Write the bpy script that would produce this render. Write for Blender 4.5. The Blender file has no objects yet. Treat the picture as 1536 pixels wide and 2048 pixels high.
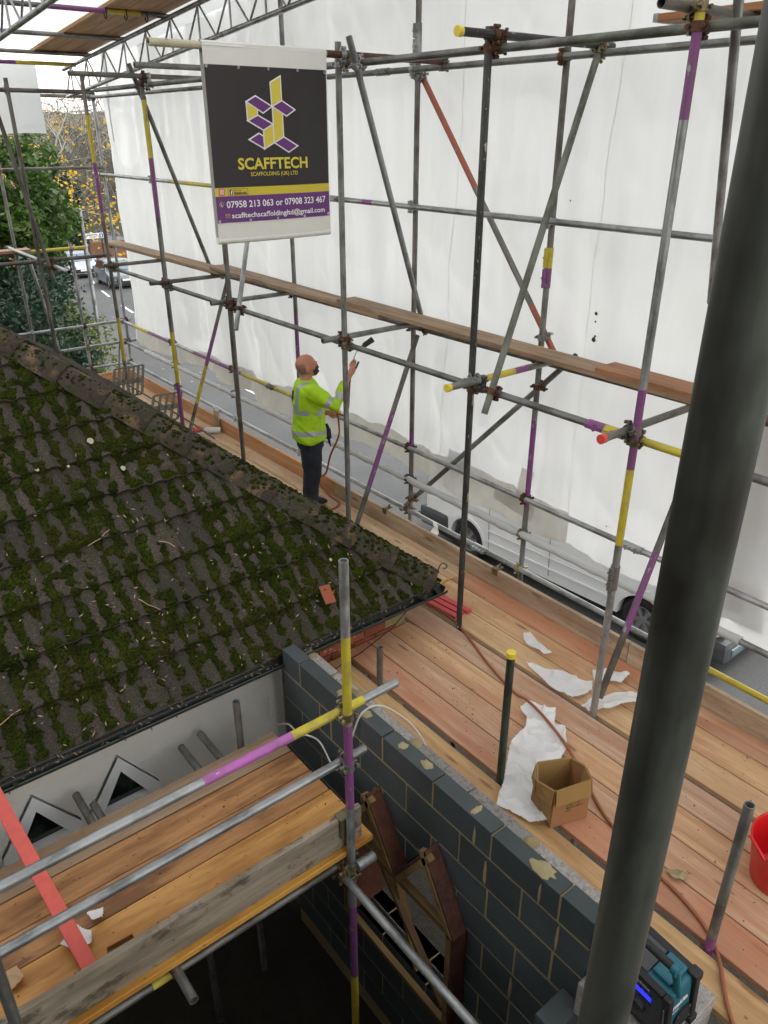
import bpy, bmesh, math, random
import numpy as np
from mathutils import Vector, Matrix, Euler
PI = math.pi
random.seed(7); rng = np.random.default_rng(7)
scene = bpy.context.scene
col = scene.collection

# ------------------------------------------------------------------ camera
cam_d = bpy.data.cameras.new('camera'); cam = bpy.data.objects.new('camera', cam_d); col.objects.link(cam)
scene.camera = cam
cam.location = (0, 0, 3.67)
cam.rotation_euler = Euler((math.radians(90 - 26.18), 0, math.radians(-38.6)), 'XYZ')
cam_d.sensor_fit = 'VERTICAL'; cam_d.sensor_height = 24.0
cam_d.lens = 24.0 * 1548.0 / 2048.0
cam_d.clip_start = 0.05; cam_d.clip_end = 3000
scene.render.resolution_x = 768; scene.render.resolution_y = 1024

# ------------------------------------------------------------------ world and sun: bright overcast
world = bpy.data.worlds.new('World'); scene.world = world; world.use_nodes = True
SUN_EL, SUN_AZ = math.radians(56), math.radians(112)
wn = world.node_tree; wn.nodes.clear()
sky = wn.nodes.new('ShaderNodeTexSky'); sky.sky_type = 'NISHITA'; sky.sun_disc = False
sky.sun_elevation = SUN_EL; sky.sun_rotation = SUN_AZ; sky.dust_density = 1.0; sky.air_density = 3.0; sky.ozone_density = 1.0
hs = wn.nodes.new('ShaderNodeHueSaturation'); hs.inputs['Saturation'].default_value = 0.16
bgn = wn.nodes.new('ShaderNodeBackground'); bgn.inputs['Strength'].default_value = 0.15
wo = wn.nodes.new('ShaderNodeOutputWorld')
wn.links.new(sky.outputs[0], hs.inputs['Color']); wn.links.new(hs.outputs[0], bgn.inputs[0]); wn.links.new(bgn.outputs[0], wo.inputs[0])
sun_d = bpy.data.lights.new('sun', 'SUN'); sun_d.energy = 0.8; sun_d.angle = math.radians(22); sun_d.color = (1, 0.96, 0.9)
sun = bpy.data.objects.new('sun', sun_d); col.objects.link(sun)
sdir = Vector((math.sin(SUN_AZ) * math.cos(SUN_EL), math.cos(SUN_AZ) * math.cos(SUN_EL), math.sin(SUN_EL)))
sun.rotation_euler = sdir.to_track_quat('Z', 'Y').to_euler(); sun.location = (30, -10, 40)
vs = scene.view_settings
vs.view_transform = 'Standard'; vs.look = 'None'; vs.gamma = 1; vs.use_curve_mapping = False; vs.exposure = 1.42

# ------------------------------------------------------------------ node helpers and materials
class NT:
    def __init__(s, name):
        s.m = bpy.data.materials.new(name); s.m.use_nodes = True
        s.t = s.m.node_tree; s.t.nodes.clear()
        s.out = s.t.nodes.new('ShaderNodeOutputMaterial')
        s.tc = s.t.nodes.new('ShaderNodeTexCoord')
        s.oi = s.t.nodes.new('ShaderNodeObjectInfo')
    def n(s, typ, **k):
        nd = s.t.nodes.new('ShaderNode' + typ)
        for a, b in k.items(): setattr(nd, a, b)
        return nd
    def l(s, a, b): s.t.links.new(a, b)
    def put(s, inp, v):
        if hasattr(v, 'is_linked') or hasattr(v, 'links'): s.l(v, inp)
        else: inp.default_value = v
    def coord(s, scale=(1, 1, 1), kind='Object', rnd=True):
        mp = s.n('Mapping'); s.l(s.tc.outputs[kind], mp.inputs[0]); mp.inputs['Scale'].default_value = scale
        if rnd:
            mu = s.n('Math', operation='MULTIPLY'); s.l(s.oi.outputs['Random'], mu.inputs[0]); mu.inputs[1].default_value = 57.0
            s.l(mu.outputs[0], mp.inputs['Location'])
        return mp.outputs[0]
    def noise(s, vec, scale=5, detail=3, rough=.55, dist=0):
        nd = s.n('TexNoise'); s.l(vec, nd.inputs['Vector']); nd.inputs['Scale'].default_value = scale
        nd.inputs['Detail'].default_value = detail; nd.inputs['Roughness'].default_value = rough; nd.inputs['Distortion'].default_value = dist
        return nd.outputs['Fac']
    def voro(s, vec, scale=5, feature='F1', out='Distance'):
        nd = s.n('TexVoronoi', feature=feature); s.l(vec, nd.inputs['Vector']); nd.inputs['Scale'].default_value = scale
        return nd.outputs[out]
    def ramp(s, fac, stops, interp='LINEAR'):
        nd = s.n('ValToRGB'); s.l(fac, nd.inputs[0]); cr = nd.color_ramp; cr.interpolation = interp
        while len(cr.elements) < len(stops): cr.elements.new(.5)
        for e, (p, c) in zip(cr.elements, stops):
            e.position = p; e.color = (c, c, c, 1) if isinstance(c, (int, float)) else (*c, 1)
        return nd.outputs[0]
    def mix(s, fac, a, b, blend='MIX'):
        nd = s.n('MixRGB', blend_type=blend); s.put(nd.inputs[0], fac)
        s.put(nd.inputs[1], a if not isinstance(a, tuple) else (*a, 1)); s.put(nd.inputs[2], b if not isinstance(b, tuple) else (*b, 1))
        return nd.outputs[0]
    def hsv(s, c, h=.5, sat=1., v=1.):
        nd = s.n('HueSaturation'); s.put(nd.inputs['Color'], c); s.put(nd.inputs['Hue'], h); s.put(nd.inputs['Saturation'], sat); s.put(nd.inputs['Value'], v)
        return nd.outputs[0]
    def rnd(s, a, b):
        nd = s.n('MapRange'); s.l(s.oi.outputs['Random'], nd.inputs[0]); nd.inputs[3].default_value = a; nd.inputs[4].default_value = b
        return nd.outputs[0]
    def bump(s, h, strength=.3, dist=.01):
        nd = s.n('Bump'); s.l(h, nd.inputs['Height']); nd.inputs['Strength'].default_value = strength; nd.inputs['Distance'].default_value = dist
        return nd.outputs[0]
    def bsdf(s, color, rough=.6, metal=0., normal=None, spec=None, **k):
        p = s.n('BsdfPrincipled'); s.put(p.inputs['Base Color'], color if not isinstance(color, tuple) else (*color, 1))
        s.put(p.inputs['Roughness'], rough); s.put(p.inputs['Metallic'], metal)
        if normal is not None: s.l(normal, p.inputs['Normal'])
        if spec is not None: p.inputs['Specular IOR Level'].default_value = spec
        for a, b in k.items(): s.put(p.inputs[a], b)
        return p.outputs[0]
    def done(s, sh): s.l(sh, s.out.inputs[0]); return s.m

M = {}
def plain(name, c, rough=.6, metal=0., var=.12, scale=14, bump=.1, **k):
    t = NT(name); v = t.coord(); f = t.noise(v, scale, 4)
    cc = t.mix(f, tuple(x * (1 - var) for x in c), tuple(min(1, x * (1 + var)) for x in c))
    M[name] = t.done(t.bsdf(cc, rough, metal, t.bump(f, bump, .004), **k)); return M[name]

def steel(name, c1, c2, rough=.42, metal=.75, rust=.0, flecks=None):
    t = NT(name); v = t.coord((30, 30, 1.6)); v2 = t.coord((6, 6, 3)); v3 = t.coord((60, 60, 25))
    a = t.noise(v, 1.0, 4, .6); a = t.ramp(a, [(.3, 0.), (.7, 1.)]); b = t.noise(v2, 1.3, 4, .65); f3 = t.noise(v3, 1.0, 3)
    c = t.mix(a, c1, c2); c = t.mix(t.ramp(b, [(.42, 0.), (.62, 1.)]), c, tuple(x * .62 for x in c1))
    c = t.hsv(c, .5, 1., t.rnd(.8, 1.15))
    c = t.mix(t.ramp(f3, [(.66, 0.), (.78, .0 if name == 'steel_near' else .5)]), c, (.55, .55, .52))
    if rust: c = t.mix(t.ramp(b, [(.5, 0.), (.72, rust)]), c, (.16, .075, .04))
    if flecks: c = t.mix(t.ramp(t.noise(t.coord((28, 28, 9)), 1., 2), [(.66, 0.), (.69, 1.)]), c, flecks)
    r = t.ramp(a, [(.2, rough - .1), (.8, rough + .15)])
    M[name] = t.done(t.bsdf(c, r, metal, t.bump(f3, .12, .002))); return M[name]
def paint(name, c, wear=.5, under=(.33, .33, .32)):
    t = NT(name); v = t.coord((26, 26, 9)); a = t.noise(v, 1.4, 5, .65); b = t.noise(t.coord((60, 60, 3)), 1., 3)
    fl = t.ramp(a, [(wear, 0.), (wear + .03, 1.)])
    cc = t.mix(b, tuple(x * .75 for x in c), tuple(min(1, x * 1.12) for x in c))
    cc = t.mix(t.ramp(t.noise(t.coord((9, 9, 6)), 1.5, 4), [(.45, 0.), (.75, .55)]), cc, (.12, .1, .08))
    cc = t.mix(fl, cc, under)
    M[name] = t.done(t.bsdf(cc, .5, t.mix(fl, (0, 0, 0), (.5, .5, .5)), t.bump(a, .3, .002))); return M[name]

steel('steel_galv', (0.306, 0.315, 0.319), (0.468, 0.476, 0.484), .38, .55)
steel('steel_grey', (0.182, 0.182, 0.171), (0.289, 0.289, 0.274), .45, .5, .1)
steel('steel_brown', (0.144, 0.133, 0.118), (0.236, 0.220, 0.198), .48, .45, .25)
steel('steel_dark', (0.046, 0.047, 0.046), (0.099, 0.099, 0.091), .45, .5, .15, flecks=(.42, .4, .32))
steel('steel_near', (.045, .052, .044), (.15, .157, .138), .46, .25, .12)
steel('steel_green', (0.129, 0.141, 0.110), (0.220, 0.228, 0.190), .52, .3, .1)
steel('steel_moss', (0.038, 0.057, 0.042), (0.076, 0.095, 0.076), .5, .4, .1)
steel('rust', (0.081, 0.041, 0.025), (0.180, 0.090, 0.050), .7, .35, .7)
steel('brass', (0.234, 0.189, 0.108), (0.378, 0.324, 0.198), .45, .7, .25)
steel('aluminium', (0.357, 0.357, 0.365), (0.510, 0.510, 0.527), .35, .85)
paint('paint_yellow', (.58, .46, .035), .62)
paint('paint_purple', (.23, .06, .22), .6)
paint('paint_pink', (.5, .13, .47), .68, (.8, .75, .8))
paint('paint_red', (.42, .1, .055), .66)
paint('paint_cream', (.55, .5, .36), .6, (.25, .16, .1))
plain('cap_yellow', (.75, .58, .06), .45)
plain('cap_red', (.7, .07, .06), .45)

def wood(name, c1, c2, stain=(.16, .08, .04), st=.35, rough=.62, red=None, wet=0, grime=None):
    t = NT(name); v = t.coord((22, .9, 22)); v2 = t.coord((5, 1.1, 5)); vk = t.coord((7, 1.5, 7)); vf = t.coord((140, 5, 140))
    g = t.noise(v, 1., 5, .62, .4); b = t.noise(v2, 1.2, 4, .6); f = t.noise(vf, 1., 2)
    c = t.mix(t.ramp(g, [(.3, 0.), (.7, 1.)]), tuple(x * .9 for x in c1), tuple(min(1, x * 1.06) for x in c2))
    c = t.mix(t.ramp(f, [(.35, .22), (.6, 0.)]), c, tuple(x * .55 for x in c1))
    c = t.hsv(c, t.rnd(.492, .504), t.rnd(.88, 1.05), t.rnd(.88, 1.08))
    kn = t.voro(vk, 1.0); c = t.mix(t.ramp(kn, [(.07, .75), (.13, 0.)]), c, (.16, .07, .03))
    c = t.mix(t.ramp(b, [(.46, 0.), (.6, st)]), c, stain)
    if red: c = t.mix(t.ramp(t.noise(t.coord((2.6, .8, 2)), 1., 3), [(.42, 0.), (.6, .6)]), c, red)
    if grime: c = t.mix(t.ramp(t.noise(t.coord((6, 3, 6)), 1.3, 5, .7), [(.54, 0.), (.62, .8)]), c, grime)
    sp = t.noise(t.coord((30, 22, 30)), 1., 2); c = t.mix(t.ramp(sp, [(.69, 0.), (.73, .65)]), c, (.13, .06, .035))
    r = t.ramp(b, [(.4, rough), (.75, rough - wet)])
    M[name] = t.done(t.bsdf(c, r, 0, t.bump(g, .25, .004), spec=.3)); return M[name]
wood('deck_wood', (.52, .29, .155), (.68, .44, .265), (.4, .175, .085), .42)
wood('deck_red', (.52, .265, .135), (.67, .4, .225), (.35, .125, .06), .48, red=(.54, .215, .11))
wood('deck_pale', (.54, .33, .185), (.7, .48, .295), (.4, .2, .105), .38)
wood('deck_far', (.58, .38, .21), (.74, .54, .34), (.42, .24, .13), .4)
wood('strip_wood', (.5, .28, .1), (.64, .42, .18), (.28, .13, .05), .35)
wood('toe_wood', (.42, .31, .205), (.57, .45, .32), (.2, .11, .06), .5)
wood('toe_far', (.5, .24, .12), (.62, .36, .2), (.3, .14, .07), .3)
wood('rail_board', (.27, .17, .095), (.43, .3, .18), (.15, .085, .045), .5)
wood('brown_board', (.32, .13, .045), (.45, .21, .085), (.16, .06, .02), .4)
wood('roof_board', (.36, .2, .1), (.52, .31, .17), (.2, .1, .05), .3)
wood('platform_wood', (.3, .135, .05), (.46, .235, .095), (.11, .04, .014), .75, .5, wet=.1)
wood('platform_orange', (.56, .25, .025), (.7, .37, .05), (.27, .1, .015), .6, .45, wet=.15)
wood('platform_pale', (.25, .165, .1), (.35, .24, .15), (.15, .08, .04), .4)
wood('weathered', (.27, .22, .155), (.38, .32, .235), (.12, .095, .06), .6, .7, grime=(.06, .05, .034))
wood('batten', (.2, .125, .045), (.3, .2, .08), (.12, .06, .02), .5)
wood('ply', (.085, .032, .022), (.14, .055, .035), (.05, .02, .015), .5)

t = NT('block_dark'); v = t.coord((1, 1, 1)); a = t.noise(v, 6, 5); b = t.noise(t.coord((3, 40, 1.5)), 1, 2)
c = t.mix(a, (.034, .042, .047), (.068, .082, .087)); c = t.hsv(c, t.rnd(.48, .52), 1., t.rnd(.75, 1.2)); c = t.mix(t.ramp(b, [(.3, .25), (.45, 0.)]), c, (.045, .05, .05))
M['block_dark'] = t.done(t.bsdf(c, .75, 0, t.bump(t.noise(v, 90, 3), .25, .003)))
t = NT('mortar'); v = t.coord(); a = t.noise(v, 9, 5, .65); c = t.mix(a, (.2, .15, .075), (.38, .3, .16))
M['mortar'] = t.done(t.bsdf(c, .9, 0, t.bump(t.noise(v, 120, 3), .6, .004)))
t = NT('mortar_wet'); v = t.coord(); a = t.noise(v, 9, 5, .65); c = t.mix(a, (.25, .2, .095), (.4, .335, .19))
M['mortar_wet'] = t.done(t.bsdf(c, .8, 0, t.bump(t.noise(v, 60, 3), .6, .004)))
t = NT('block_aggregate'); v = t.coord(); a = t.voro(v, 55, out='Color'); b = t.noise(v, 70, 4, .7)
c = t.mix(b, (.1, .08, .07), (.5, .44, .4)); c = t.mix(.35, c, t.hsv(a, .5, .12, .6)); c = t.hsv(c, .5, 1., t.rnd(.7, 1.15))
M['block_aggregate'] = t.done(t.bsdf(c, .95, 0, t.bump(b, .9, .012)))
t = NT('brick'); v = t.coord(); a = t.noise(v, 12, 5); c = t.mix(a, (.22, .055, .03), (.38, .11, .06)); c = t.hsv(c, .5, 1, t.rnd(.7, 1.1))
c = t.mix(t.ramp(t.noise(v, 18, 3), [(.63, 0.), (.68, .8)]), c, (.5, .4, .32)); M['brick'] = t.done(t.bsdf(c, .85, 0, t.bump(a, .4, .004)))
t = NT('brick_far'); c = t.mix(t.noise(t.coord(rnd=False), 3, 4), (.13, .06, .04), (.24, .11, .07)); M['brick_far'] = t.done(t.bsdf(c, .9))
t = NT('render_wall'); v = t.coord(); a = t.noise(v, 2, 5); c = t.mix(a, (.7, .665, .61), (.82, .785, .73))
M['render_wall'] = t.done(t.bsdf(c, .85, 0, t.bump(t.noise(v, 45, 4, .6), .55, .012)))
plain('shade_wall_grey', (.13, .128, .122), .9, var=.35, scale=60, bump=.6)
plain('mortar_dirty', (.03, .024, .02), .9, var=.5)
plain('window_white', (.8, .8, .79), .35, var=.05)
plain('gutter', (.025, .035, .03), .35, var=.3)
plain('black_plastic', (.018, .018, .02), .45, var=.2)
plain('tyre', (.015, .015, .016), .8)
plain('grey_plastic', (.06, .062, .068), .55)
plain('white_paint', (.7, .71, .73), .22, var=.03, bump=0.)
plain('car_grey', (.16, .18, .2), .2, .3, var=.03, bump=0.)
plain('car_silver', (.55, .57, .6), .2, .3, var=.03, bump=0.)
plain('chrome', (.6, .6, .6), .2, .9)
plain('alloy', (.38, .38, .39), .35, .7)
plain('skin', (.5, .21, .13), .5, var=.15, scale=9)
plain('stubble', (.3, .16, .11), .6, var=.2, scale=40)
plain('beard', (.06, .03, .02), .8)
plain('hi_vis', (.4, .66, .01), .7, var=.28, scale=11, bump=.9)
plain('reflective', (.4, .41, .42), .35, .2, var=.12, bump=.3)
plain('navy_cloth', (.012, .014, .022), .85, var=.3, scale=8, bump=.5)
plain('shoe', (.01, .01, .011), .5)
plain('hose', (.27, .085, .04), .45)
plain('hose_orange', (.3, .1, .045), .45)
plain('red_plastic', (.62, .012, .016), .32, var=.08, bump=.0)
plain('red_lath', (.6, .1, .08), .7, var=.2, scale=22)
plain('red_strip', (.58, .07, .08), .6, var=.25, scale=30)
plain('tan_leather', (.3, .075, .03), .55)
plain('teal', (.012, .125, .175), .42, var=.06, bump=.02)
plain('rubber', (.016, .016, .017), .6)
plain('cable_white', (.62, .6, .55), .4)
plain('moss_rope', (.03, .025, .02), .8)
plain('aerial', (.13, .12, .09), .55, .3, var=.3)
plain('concrete_leaf', (.3, .24, .12), .7, var=.3)
plain('vinyl_white', (.72, .71, .67), .4, var=.04)
plain('vinyl_black', (.018, .0125, .014), .42, var=.15, bump=.02)
plain('vinyl_yellow', (.62, .49, .035), .35, var=.05)
plain('vinyl_purple', (.13, .028, .18), .35, var=.08)
plain('ink_white', (.82, .8, .82), .4, var=.02)
plain('ink_yellow', (.68, .56, .06), .4, var=.03)
plain('ink_red', (.6, .06, .12), .4); plain('ink_blue', (.03, .05, .2), .4); plain('ink_dark', (.03, .02, .01), .7)
plain('lichen', (.42, .38, .27), .9)
plain('foam_green', (.02, .12, .07), .7)
plain('sign_white', (.75, .76, .78), .4); plain('sign_blue', (.03, .08, .4), .4)
t = NT('display'); e = t.n('Emission'); e.inputs[0].default_value = (.015, .02, 1, 1); e.inputs[1].default_value = 1.1; M['display'] = t.done(e.outputs[0])
t = NT('glass_dark'); gv = t.noise(t.coord(rnd=False), 7, 3); M['glass_dark'] = t.done(t.bsdf(t.mix(t.ramp(gv, [(.45, 0.), (.6, 1.)]), (.008, .009, .01), (.03, .045, .035)), .06, 0, spec=.8))
t = NT('glass_sky'); M['glass_sky'] = t.done(t.bsdf((.1, .14, .17), .05, 0, spec=1.))

t = NT('cardboard'); v = t.coord(); a = t.noise(v, 7, 4); c = t.mix(a, (.32, .145, .06), (.4, .19, .085)); f = t.noise(t.coord((200, 200, 4)), 1, 1)
M['cardboard'] = t.done(t.bsdf(c, .85, 0, t.bump(f, .1, .002)))
t = NT('cardboard_inner'); v = t.coord(); a = t.noise(v, 7, 4); c = t.mix(a, (.31, .18, .055), (.39, .235, .085)); M['cardboard_inner'] = t.done(t.bsdf(c, .85))

def plastic_sheet(name, c, trans=.55, rough=.35, creases=1.0, yellow=0., bumps=.35):
    t = NT(name); v = t.coord((1, 1, 1), rnd=False)
    w = t.noise(t.coord((.6, 2.2, .35), rnd=False), 1.4, 5, .6, .6); cr = t.noise(t.coord((1, 1, .6), rnd=False), 1.5, 3, .5, .8)
    weave = t.noise(t.coord((3, 55, 1.1), rnd=False), 1., 2)
    cc = t.mix(t.ramp(w, [(.3, 0.), (.7, 1.)]), tuple(x * .93 for x in c), c)  # soft tone streaks paint extra fold shading into the sheet colour
    if yellow: cc = t.mix(t.ramp(t.noise(v, 6, 5), [(.4, .3), (.6, 1.)]), cc, (.7, .675, .62))
    h = t.n('Math', operation='ADD'); t.l(cr, h.inputs[0]); t.l(weave, h.inputs[1])
    nb = t.bump(cr, bumps, .09)
    d = t.bsdf(cc, rough, 0, nb, spec=.35)
    tr = t.n('BsdfTranslucent'); t.put(tr.inputs[0], cc); t.l(nb, tr.inputs['Normal'])
    mx = t.n('MixShader'); mx.inputs[0].default_value = trans; t.l(d, mx.inputs[1]); t.l(tr.outputs[0], mx.inputs[2])
    M[name] = t.done(mx.outputs[0]); return M[name]
plastic_sheet('sheeting', (.78, .79, .795), .30, .26, bumps=.4)
plastic_sheet('roof_sheeting', (.85, .85, .845), .5)
plastic_sheet('sheeting_hem', (.8, .78, .74), .5, .25, yellow=.5, bumps=.6)
plastic_sheet('scrap', (.88, .88, .89), .2, .3, bumps=.2)

# moss, tiles
t = NT('roof_tile'); v = t.coord(kind='Object'); vw = t.n('NewGeometry').outputs['Position']
a = t.noise(vw, 4, 5); b = t.noise(vw, 90, 4, .7); g = t.noise(vw, 9, 5, .65)
c = t.mix(a, (.019, .0135, .0095), (.05, .037, .028)); c = t.mix(t.ramp(b, [(.46, 0.), (.62, .75)]), c, (.105, .084, .066)); c = t.hsv(c, .5, 1, t.rnd(.7, 1.25))
c = t.mix(t.ramp(g, [(.5, 0.), (.62, .7)]), c, (.03, .035, .012))
c = t.mix(t.ramp(t.noise(vw, 14, 2), [(.74, 0.), (.76, .8)]), c, (.3, .26, .18))
M['roof_tile'] = t.done(t.bsdf(c, .92, 0, t.bump(b, .7, .006)))
t = NT('hip_tile'); vw = t.n('NewGeometry').outputs['Position']
a = t.noise(vw, 5, 5); b = t.noise(vw, 70, 4, .7); g = t.noise(vw, 6.5, 4)
c = t.mix(a, (.032, .024, .018), (.095, .074, .054)); c = t.mix(t.ramp(g, [(.55, 0.), (.63, .75)]), c, (.24, .155, .095))
c = t.mix(t.ramp(t.noise(vw, 26, 4, .7), [(.5, 0.), (.62, .8)]), c, (.018, .016, .01)); c = t.mix(t.ramp(b, [(.5, 0.), (.75, .5)]), c, (.15, .125, .095))
c = t.mix(t.ramp(t.noise(vw, 11, 4), [(.56, 0.), (.64, .75)]), c, (.04, .05, .01))
M['hip_tile'] = t.done(t.bsdf(c, .95, 0, t.bump(b, .9, .01)))
t = NT('moss'); vw = t.n('NewGeometry').outputs['Position']
a = t.noise(vw, 7, 4); b = t.noise(vw, 60, 4, .75); g = t.noise(vw, 3, 3)
c = t.mix(t.ramp(a, [(.3, 0.), (.7, 1.)]), (.016, .024, .003), (.056, .074, .006)); c = t.mix(t.ramp(g, [(.45, 0.), (.7, .7)]), c, (.062, .055, .011))
c = t.mix(t.ramp(b, [(.38, .9), (.56, 0.)]), c, (.005, .007, .002))
M['moss'] = t.done(t.bsdf(c, 1., 0, t.bump(b, 1., .02), spec=.1))
t = NT('litter'); c = t.hsv((.42, .27, .15, 1), .5, t.rnd(.5, 1.1), t.rnd(.6, 1.3)); M['litter'] = t.done(t.bsdf(c, .8))
t = NT('dirt'); M['dirt'] = t.done(t.bsdf((.05, .03, .02), .9))
# ground
t = NT('asphalt'); v = t.coord(rnd=False); a = t.noise(v, 60, 4, .75); b = t.noise(v, .5, 4); cr = t.voro(v, .35, 'DISTANCE_TO_EDGE')
c = t.mix(t.ramp(a, [(.35, 0.), (.65, 1.)]), (.035, .036, .038), (.105, .106, .108)); c = t.mix(t.ramp(b, [(.4, 0.), (.6, .6)]), c, (.045, .044, .043)); c = t.mix(t.ramp(cr, [(.004, .6), (.012, 0.)]), c, (.06, .06, .06))
M['asphalt'] = t.done(t.bsdf(c, .8, 0, t.bump(a, .5, .006)))
t = NT('pavement'); v = t.coord(rnd=False); a = t.noise(v, 50, 4, .75); b = t.noise(v, .8, 4)
c = t.mix(a, (.1, .1, .1), (.17, .17, .167)); c = t.mix(t.ramp(b, [(.45, 0.), (.65, .5)]), c, (.09, .075, .06)); M['pavement'] = t.done(t.bsdf(c, .85, 0, t.bump(a, .5, .006)))
t = NT('soil'); v = t.coord(rnd=False); a = t.noise(v, 8, 6, .7); c = t.mix(a, (.01, .0075, .005), (.035, .026, .017)); M['soil'] = t.done(t.bsdf(c, 1., 0, t.bump(a, .9, .05)))
t = NT('grass_bank'); v = t.coord(rnd=False); a = t.noise(v, 20, 5, .7); c = t.mix(a, (.035, .045, .015), (.08, .08, .03)); M['grass_bank'] = t.done(t.bsdf(c, 1., 0, t.bump(a, .9, .05)))
t = NT('far_wood'); v = t.coord(rnd=False); a = t.noise(v, .22, 6, .85); b = t.noise(v, .05, 4); c = t.mix(a, (.05, .04, .03), (.17, .14, .11)); c = t.mix(t.ramp(b, [(.45, 0.), (.6, .6)]), c, (.11, .12, .06)); M['far_wood'] = t.done(t.bsdf(c, 1., 0, t.bump(a, 1., 1.)))
t = NT('road_line'); M['road_line'] = t.done(t.bsdf((.7, .7, .68), .7))
def leafmat(name, c1, c2, trans=.35):
    t = NT(name); vw = t.n('NewGeometry').outputs['Position']; a = t.noise(vw, 1.3, 3); b = t.noise(vw, 23, 2)
    c = t.mix(t.ramp(a, [(.35, 0.), (.65, 1.)]), c1, c2); c = t.hsv(c, .5, 1, t.ramp(b, [(.25, .55), (.75, 1.5)]))
    d = t.bsdf(c, .45, spec=.4); tr = t.n('BsdfTranslucent'); t.put(tr.inputs[0], c); mx = t.n('MixShader'); mx.inputs[0].default_value = trans
    t.l(d, mx.inputs[1]); t.l(tr.outputs[0], mx.inputs[2]); M[name] = t.done(mx.outputs[0])
leafmat('leaf_laurel', (.03, .068, .012), (.075, .135, .024)); leafmat('leaf_dark', (.012, .032, .018), (.034, .064, .036)); leafmat('leaf_hedge', (.06, .085, .015), (.15, .17, .03)); leafmat('leaf_yellow', (.5, .27, .01), (.7, .47, .03), .45)
leafmat('leaf_box', (.03, .07, .02), (.06, .12, .035))
plain('bark', (.1, .09, .075), .9, var=.4, scale=12, bump=.6)
plain('bark_pale', (.26, .24, .2), .9, var=.35, scale=12, bump=.6)

# ------------------------------------------------------------------ mesh helpers
def tag(o, label=None, cat=None, group=None, kind=None):
    if label: o['label'] = label
    if cat: o['category'] = cat
    if group: o['group'] = group
    if kind: o['kind'] = kind
    return o
def empty(name, loc=(0, 0, 0), label=None, cat=None, group=None, rz=0):
    o = bpy.data.objects.new(name, None); col.objects.link(o); o.location = loc; o.rotation_euler = (0, 0, rz); o.empty_display_size = .1
    return tag(o, label, cat, group)
def link(name, me, parent=None, mats=None, loc=None, rot=None, mat_world=None):
    o = bpy.data.objects.new(name, me); col.objects.link(o)
    if mats is not None:
        if not isinstance(mats, (list, tuple)): mats = [mats]
        if len(me.materials) == 0:
            for m in mats: me.materials.append(M[m] if isinstance(m, str) else m)
    if parent is not None:
        o.parent = parent
        # children are given in world space: undo the parent's own transform
        o.matrix_parent_inverse = wmat(parent).inverted()
    if loc is not None: o.location = loc
    if rot is not None: o.rotation_euler = rot
    if mat_world is not None: o.matrix_basis = mat_world
    return o
def wmat(o):
    m = o.matrix_basis.copy()
    if o.parent is not None: m = wmat(o.parent) @ o.matrix_parent_inverse @ m
    return m
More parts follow.
